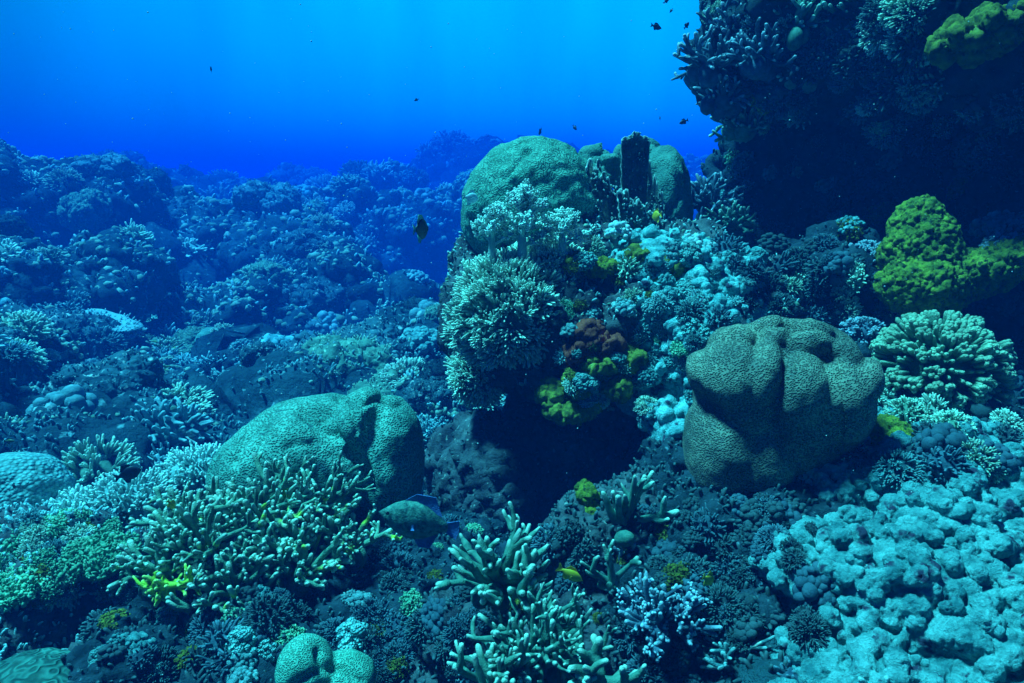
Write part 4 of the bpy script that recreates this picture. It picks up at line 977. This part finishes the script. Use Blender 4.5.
decorate((640, 240, 760, 420), ['knob', 'finger'], 40, (.018, .035), 'on the right shoulder of the middle outcrop', rd, variants={'knob': [0, 3, 6], 'finger': [0, 3]})
decorate((360, 520, 720, 683), ['finger_dark', 'knob_dark', 'soft_dark', 'leaf_dark', 'knob_dark', 'leaf'], 60, (.018, .045), 'on the dark rocks at lower centre', rd)
decorate((100, 540, 400, 683), ['finger_dark', 'knob_dark', 'soft_dark', 'leaf', 'stag_dark', 'knob'], 70, (.02, .05), 'on the rubble mound at lower left', rd)
decorate((0, 520, 160, 600), ['finger', 'leaf', 'soft', 'leaf'], 40, (.02, .045), 'around the dark hollow at left', rd)
decorate((930, 60, 1024, 130), ['finger', 'knob_dark', 'soft_dark'], 8, (.03, .06), 'under the mossy patch on the overhang', rd)
decorate((720, 100, 1024, 240), ['finger', 'knob', 'soft', 'leaf'], 34, (.03, .07), 'in the shade at the back of the overhang', rd, variants={'knob': [0, 3, 6], 'finger': [0, 3, 6]})
decorate((700, 0, 930, 130), ['finger_dark', 'knob_dark', 'soft_dark', 'stag_dark', 'soft'], 80, (.03, .075), 'on the overhanging wall', rd)
decorate((700, 130, 1024, 330), ['finger_dark', 'knob_dark', 'soft_dark'], 46, (.03, .06), 'on the shaded wall under the overhang', rd)
decorate((840, 380, 1024, 470), ['finger_dark', 'knob_dark', 'soft'], 26, (.03, .06), 'behind the knobbly slope at right', rd)
decorate((780, 262, 892, 335), ['finger_dark', 'knob_dark', 'soft_dark', 'finger', 'soft'], 20, (.03, .055), 'on the ledge left of the yellow green mound', rd)
decorate((640, 500, 820, 683), ['finger_dark', 'knob_dark', 'soft_dark', 'knob_dark'], 60, (.016, .04), 'on the blue rock below the tan brain coral', rd)

# ================================================================== FINE GROUND COVER
rg = np.random.default_rng(91)
def cover(name, label, surfaces, m, ln, r, kind='stub'):
    g = G(); v, f = ico(1)
    for V, F, n, mask, sc in surfaces:
        Pt, Nn = area_sample(V, F, n, rg, mask)
        dist = (Pt - CAM) @ FW
        s = ln * rg.uniform(.5, 1.6, n) * (1 + sc * np.maximum(dist - 2, 0))
        A = Nn + rg.normal(size=Nn.shape) * .45 + [0, 0, .35]; A /= np.linalg.norm(A, axis=1)[:, None]
        ref = rg.normal(size=A.shape); B = np.cross(A, ref); B /= np.linalg.norm(B, axis=1)[:, None]; C = np.cross(A, B)
        if kind == 'stub':                                 # short blunt five sided fingers
            th = np.arange(5) * 2 * PI / 5; w = s * r
            rings = []
            for h, q in ((-.2, 1.0), (.55, .95), (1.0, .6)):
                rings.append(Pt[:, None] + A[:, None] * (h * s)[:, None, None] + (B[:, None] * np.cos(th)[None, :, None] + C[:, None] * np.sin(th)[None, :, None]) * (w * q)[:, None, None])
            top = (Pt + A * (1.1 * s)[:, None])[:, None]
            VV = np.concatenate(rings + [top], 1); k = 16
            fq = []
            for a in (0, 5):
                for j in range(5): fq.append([a + j, a + (j + 1) % 5, a + 5 + (j + 1) % 5, a + 5 + j])
            ft = [[10 + j, 10 + (j + 1) % 5, 15] for j in range(5)]
            off = np.arange(n)[:, None, None] * k
            g.add(VV.reshape(-1, 3), [(np.array(fq)[None] + off).reshape(-1, 4), (np.array(ft)[None] + off).reshape(-1, 3)], np.tile([0] * 5 + [.3] * 5 + [1] * 6, n))
        else:
            k = len(v); sc3 = np.stack([s * rg.uniform(.6, 1.2, n), s * rg.uniform(.6, 1.2, n), s * rg.uniform(.4, .9, n)], 1)
            VV = Pt[:, None] + B[:, None] * (v[None, :, 0] * sc3[:, :1])[..., None] + C[:, None] * (v[None, :, 1] * sc3[:, 1:2])[..., None] + A[:, None] * (v[None, :, 2] * sc3[:, 2:])[..., None]
            g.add(VV.reshape(-1, 3), [(f[None] + np.arange(n)[:, None, None] * k).reshape(-1, 3)], np.repeat(rg.uniform(0, .8, n), k))
    return tag(obj(name, g, M[m]), label, 'ground cover', kind='stuff')
patch = lambda f: (lambda C, N: f(C, N) * np.clip(fbm(C * 1.1, 2, 21) * 4 + .8, 0.02, 1))
upm = lambda a: (lambda C, N: 1e-9 + np.clip(N[:, 2] - a, 0, 1))
tm1 = patch(terr_mask(1.0, 4.5, -.2, .3)); tm2 = patch(terr_mask(4.0, 50, -.2, 1.6))
cover('small_coral_fingers', 'short pale coral stubs bristling over the reef floor and rocks', [(TV, TF, 6000, tm2, .32), *[(rr[0], rr[1], 550, upm(-.1), .36) for rr, dd in BM], (OUT[0], OUT[1], 3000, lambda C, N: 1e-9 + np.clip(N[:, 2] + .1, 0, 1) * (C[:, 2] > P(600, 415, 2.9)[2]), 0), (CV[0], CV[1], 3000, upm(.1), 0)], 'far_a', .016, .28)
cover('small_coral_lumps', 'small rounded lumps of coral rubble over the reef floor and rocks', [(TV, TF, 9000, tm2, .40), *[(rr[0], rr[1], 900, upm(-.1), .45) for rr, dd in BM], (OUT[0], OUT[1], 2500, lambda C, N: 1e-9 + np.clip(N[:, 2] + .1, 0, 1) * (C[:, 2] > P(600, 415, 2.9)[2]), 0)], 'far_c', .011, 1, 'lump')
cover('mixed_coral_turf', 'patches of dull green coral fingers over the middle distance of the reef', [(TV, TF, 34000, patch(terr_mask(3.0, 11, -.3, .7)), .14)], 'far_b', .022, .26)
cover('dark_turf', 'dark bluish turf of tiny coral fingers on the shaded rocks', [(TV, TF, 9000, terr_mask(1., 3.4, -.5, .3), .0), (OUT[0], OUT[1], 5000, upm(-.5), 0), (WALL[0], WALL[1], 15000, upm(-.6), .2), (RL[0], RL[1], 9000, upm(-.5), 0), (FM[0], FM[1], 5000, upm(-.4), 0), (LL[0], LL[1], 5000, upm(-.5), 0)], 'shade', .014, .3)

# ================================================================== FISH
def fish(name, label, c, length, yaw, m, hr=.45, pitch=0.0, roll=0.0, fm=None, tail='fork', group=None, wr=.22):
    t = thing(name, label, 'fish', c, group); t.rotation_euler = Euler((roll, -pitch, yaw))
    fm = fm or m; Lh = length
    s = np.array([0, .03, .09, .18, .30, .45, .60, .72, .82, .88]); hh = np.array([.02, .14, .36, .66, .92, 1.0, .86, .58, .30, .22]) * hr * Lh / 2
    n = 14; th = np.arange(n) * 2 * PI / n; V = []
    for a, h in zip(s, hh): V.append(np.stack([np.full(n, (.45 - a) * Lh), np.sin(th) * (h * wr / hr * 1.0 + .004 * Lh) * .9, np.cos(th) * h], 1))
    V = np.concatenate(V); k = len(s); i = np.arange(k - 1)[:, None] * n; j = np.arange(n)[None]; F = np.stack([i + j, i + (j + 1) % n, i + n + (j + 1) % n, i + n + j], -1).reshape(-1, 4)
    V = np.concatenate([V, [[.46 * Lh, 0, 0], [-.44 * Lh, 0, 0]]]); F2 = np.array([[a, k * n, (a + 1) % n] for a in range(n)] + [[(k - 1) * n + (a + 1) % n, k * n + 1, (k - 1) * n + a] for a in range(n)])
    g = G(); g.add(V, [F, F2]); obj('body', g, m, t)
    def fin(nm, outline, th_=.006):
        o = np.array(outline, float) * Lh; q = len(o); V = np.concatenate([np.stack([o[:, 0], np.full(q, e * th_ * Lh), o[:, 1]], 1) for e in (1, -1)])
        F = np.array([[a, (a + 1) % q, q + (a + 1) % q, q + a] for a in range(q)]); c0 = np.concatenate([V, [[o[:, 0].mean(), th_ * Lh * 1.2, o[:, 1].mean()], [o[:, 0].mean(), -th_ * Lh * 1.2, o[:, 1].mean()]]])
        T = np.array([[a, (a + 1) % q, 2 * q] for a in range(q)] + [[q + (a + 1) % q, q + a, 2 * q + 1] for a in range(q)]); gg = G(); gg.add(c0, [F, T]); return obj(nm, gg, fm, t)
    H = hr / 2
    fin('tail_fin', [(-.40, .05), (-.62, .20), (-.56, .0), (-.62, -.20), (-.40, -.05)] if tail == 'fork' else [(-.40, .06), (-.56, .13), (-.58, 0), (-.56, -.13), (-.40, -.06)])
    fin('dorsal_fin', [(.18, H * .80), (.02, H * 1.35), (-.22, H * 1.40), (-.34, H * .5), (-.1, H * .7)])
    fin('anal_fin', [(-.02, -H * .85), (-.12, -H * 1.35), (-.26, -H * 1.25), (-.33, -H * .45)])
    for sd in (1, -1):
        f_ = fin('pectoral_fin', [(.16, 0), (.0, .05), (-.06, -.03), (.02, -.07)]); f_.location = (0, sd * wr * Lh * .42, -.03 * Lh); f_.rotation_euler = (0, 0, -sd * .5)
        e = G(); ell(e, (.33 * Lh, sd * wr * Lh * .30, .05 * Lh), (.024 * Lh, .014 * Lh, .024 * Lh), None, 2); obj('eye', e, M['f_eye'], t)
    return t
fish('angelfish', 'dark fish with a pale belly seen nearly head on before the far slope', P(422, 229, 2.6), .105, 1.15, M['f_dark'], .75, .0, .0, M['f_teal'])
fish('damselfish', 'dark damselfish swimming right of the smooth dome coral at left', P(130, 473, 2.4), .085, .35, M['f_dark'], .6, .25)
fish('pale_fish', 'small pale fish against the shaded left side of the round brain coral', P(472, 198, 2.6), .058, .1, M['f_pale'], .75, -.15)
fish('yellow_fish', 'yellow fish hovering at the foot of the blade corals', P(656, 216, 2.55), .065, 1.9, M['f_yellow'], .6, -.2)
fish('yellow_fish', 'yellow fish above the low green staghorn coral', P(572, 575, 1.5), .060, -.1, M['f_yellow'], .42, -.5)
fish('yellow_fish', 'olive yellow fish beside the white tipped finger coral', P(709, 580, 1.5), .044, .6, M['f_yellow'], .6, -.6)
fish('yellow_fish', 'tiny yellow fish among the branches of the staghorn thicket', P(172, 505, 2.0), .040, 1.1, M['f_yellow'], .5, -1.0)
fish('blue_fish', 'bright blue and white fish in the gap left of the outcrop', P(459, 373, 3.2), .06, 2.4, M['f_blue'], .4, -.9, 0, M['f_pale'])
fish('brown_fish', 'olive brown fish low over the far left reef', P(10, 441, 3.2), .05, 0, M['f_olive'], .35, 0)
fish('damselfish', 'small dark fish above the smooth dome coral at the left edge', P(14, 486, 2.3), .03, 2.6, M['f_dark'], .6)
t = fish('parrotfish', 'mottled green parrotfish with blue fins hovering in the shade between thicket and front staghorn', P(414, 520, 2.0), .235, PI - .1, M['f_mottle'], .52, .20, 0, M['bluerim'], 'round', wr=.26)
fd = [(211, 69, 4.2, .05, 'tiny dark fish alone in open water at upper left'), (683, 122, 4.5, .062, 'round dark fish just left of the shaded antler coral'), (657, 27, 4.0, .070, 'slim dark fish diving in open water left of the overhang'),
      (671, 11, 4.4, .030, 'tiny dark fish between the diving fish and the top edge'), (687, 25, 4.2, .050, 'dark fish close to the overhang lip, swimming upward'), (708, 30, 3.8, .085, 'largest dark blue fish beside the overhang lip'), (703, 1, 4.0, .085, 'dark fish cut by the top edge above the overhang lip'),
      (667, 0, 4.4, .05, 'small dark fish cut by the top edge of the view'), (683, 177, 4.8, .055, 'dark fish in the gap between blade corals and overhang'), (540, 132, 6.5, .09, 'faint fish just above the round brain coral'), (416, 100, 7, .05, 'faint tiny fish in open water high over the slope'),
      (575, 128, 7, .07, 'faint fish above the right side of the round brain coral'), (733, 20, 3.4, .05, 'small dark fish touching the antler coral near the top edge'), (660, 118, 6.5, .06, 'faint fish in open water left of the round dark fish'), (703, 167, 4.6, .05, 'small dark fish under the overhang over the open gap')]
rf = np.random.default_rng(5)
for a, b, d, l, lb in fd: fish('reef_fish', lb, P(a, b, d), l, rf.uniform(0, 6.3), M['f_dark'], .45, rf.uniform(-.9, .9), group='small fish in open water')

# drifting specks of plankton
g = G(); rq = np.random.default_rng(6)
for _ in range(700):
    d = rq.uniform(1.0, 5.0); s = .0011 * d ** .5 * rq.uniform(.5, 1.4); ell(g, P(rq.uniform(-60, 1084), rq.uniform(-40, 683), d), (s, s, s), None, 1)
tag(obj('plankton', g, M['speck']), 'pale specks of plankton drifting in the water', 'plankton', kind='stuff')

# ================================================================== WATER HAZE
hz = bpy.data.materials.new('water_haze'); hz.use_nodes = True
hn = hz.node_tree; hn.nodes.clear()
ho = hn.nodes.new('ShaderNodeOutputMaterial'); hv = hn.nodes.new('ShaderNodeVolumePrincipled')
hv.inputs['Color'].default_value = HAZE_COLOR
hv.inputs['Absorption Color'].default_value = HAZE_ABSORB
hv.inputs['Density'].default_value = HAZE_DENSITY
hv.inputs['Anisotropy'].default_value = 0.0
hn.links.new(hv.outputs[0], ho.inputs['Volume'])
zmin = TV[:, 2].min() - 1.0; zmax = max(TV[:, 2].max(), 4.4) + 1.0
x0, x1 = TV[:, 0].min() - 1, TV[:, 0].max() + 1; y0, y1 = TV[:, 1].min() - 1, TV[:, 1].max() + 1
bv = np.array([[x, y, z] for x in (x0, x1) for y in (y0, y1) for z in (zmin, zmax)])
bf = np.array([[0, 1, 3, 2], [4, 6, 7, 5], [0, 4, 5, 1], [2, 3, 7, 6], [0, 2, 6, 4], [1, 5, 7, 3]])
tag(obj('haze', mesh_data('haze', bv, [bf], smooth=False), hz), kind='stuff')
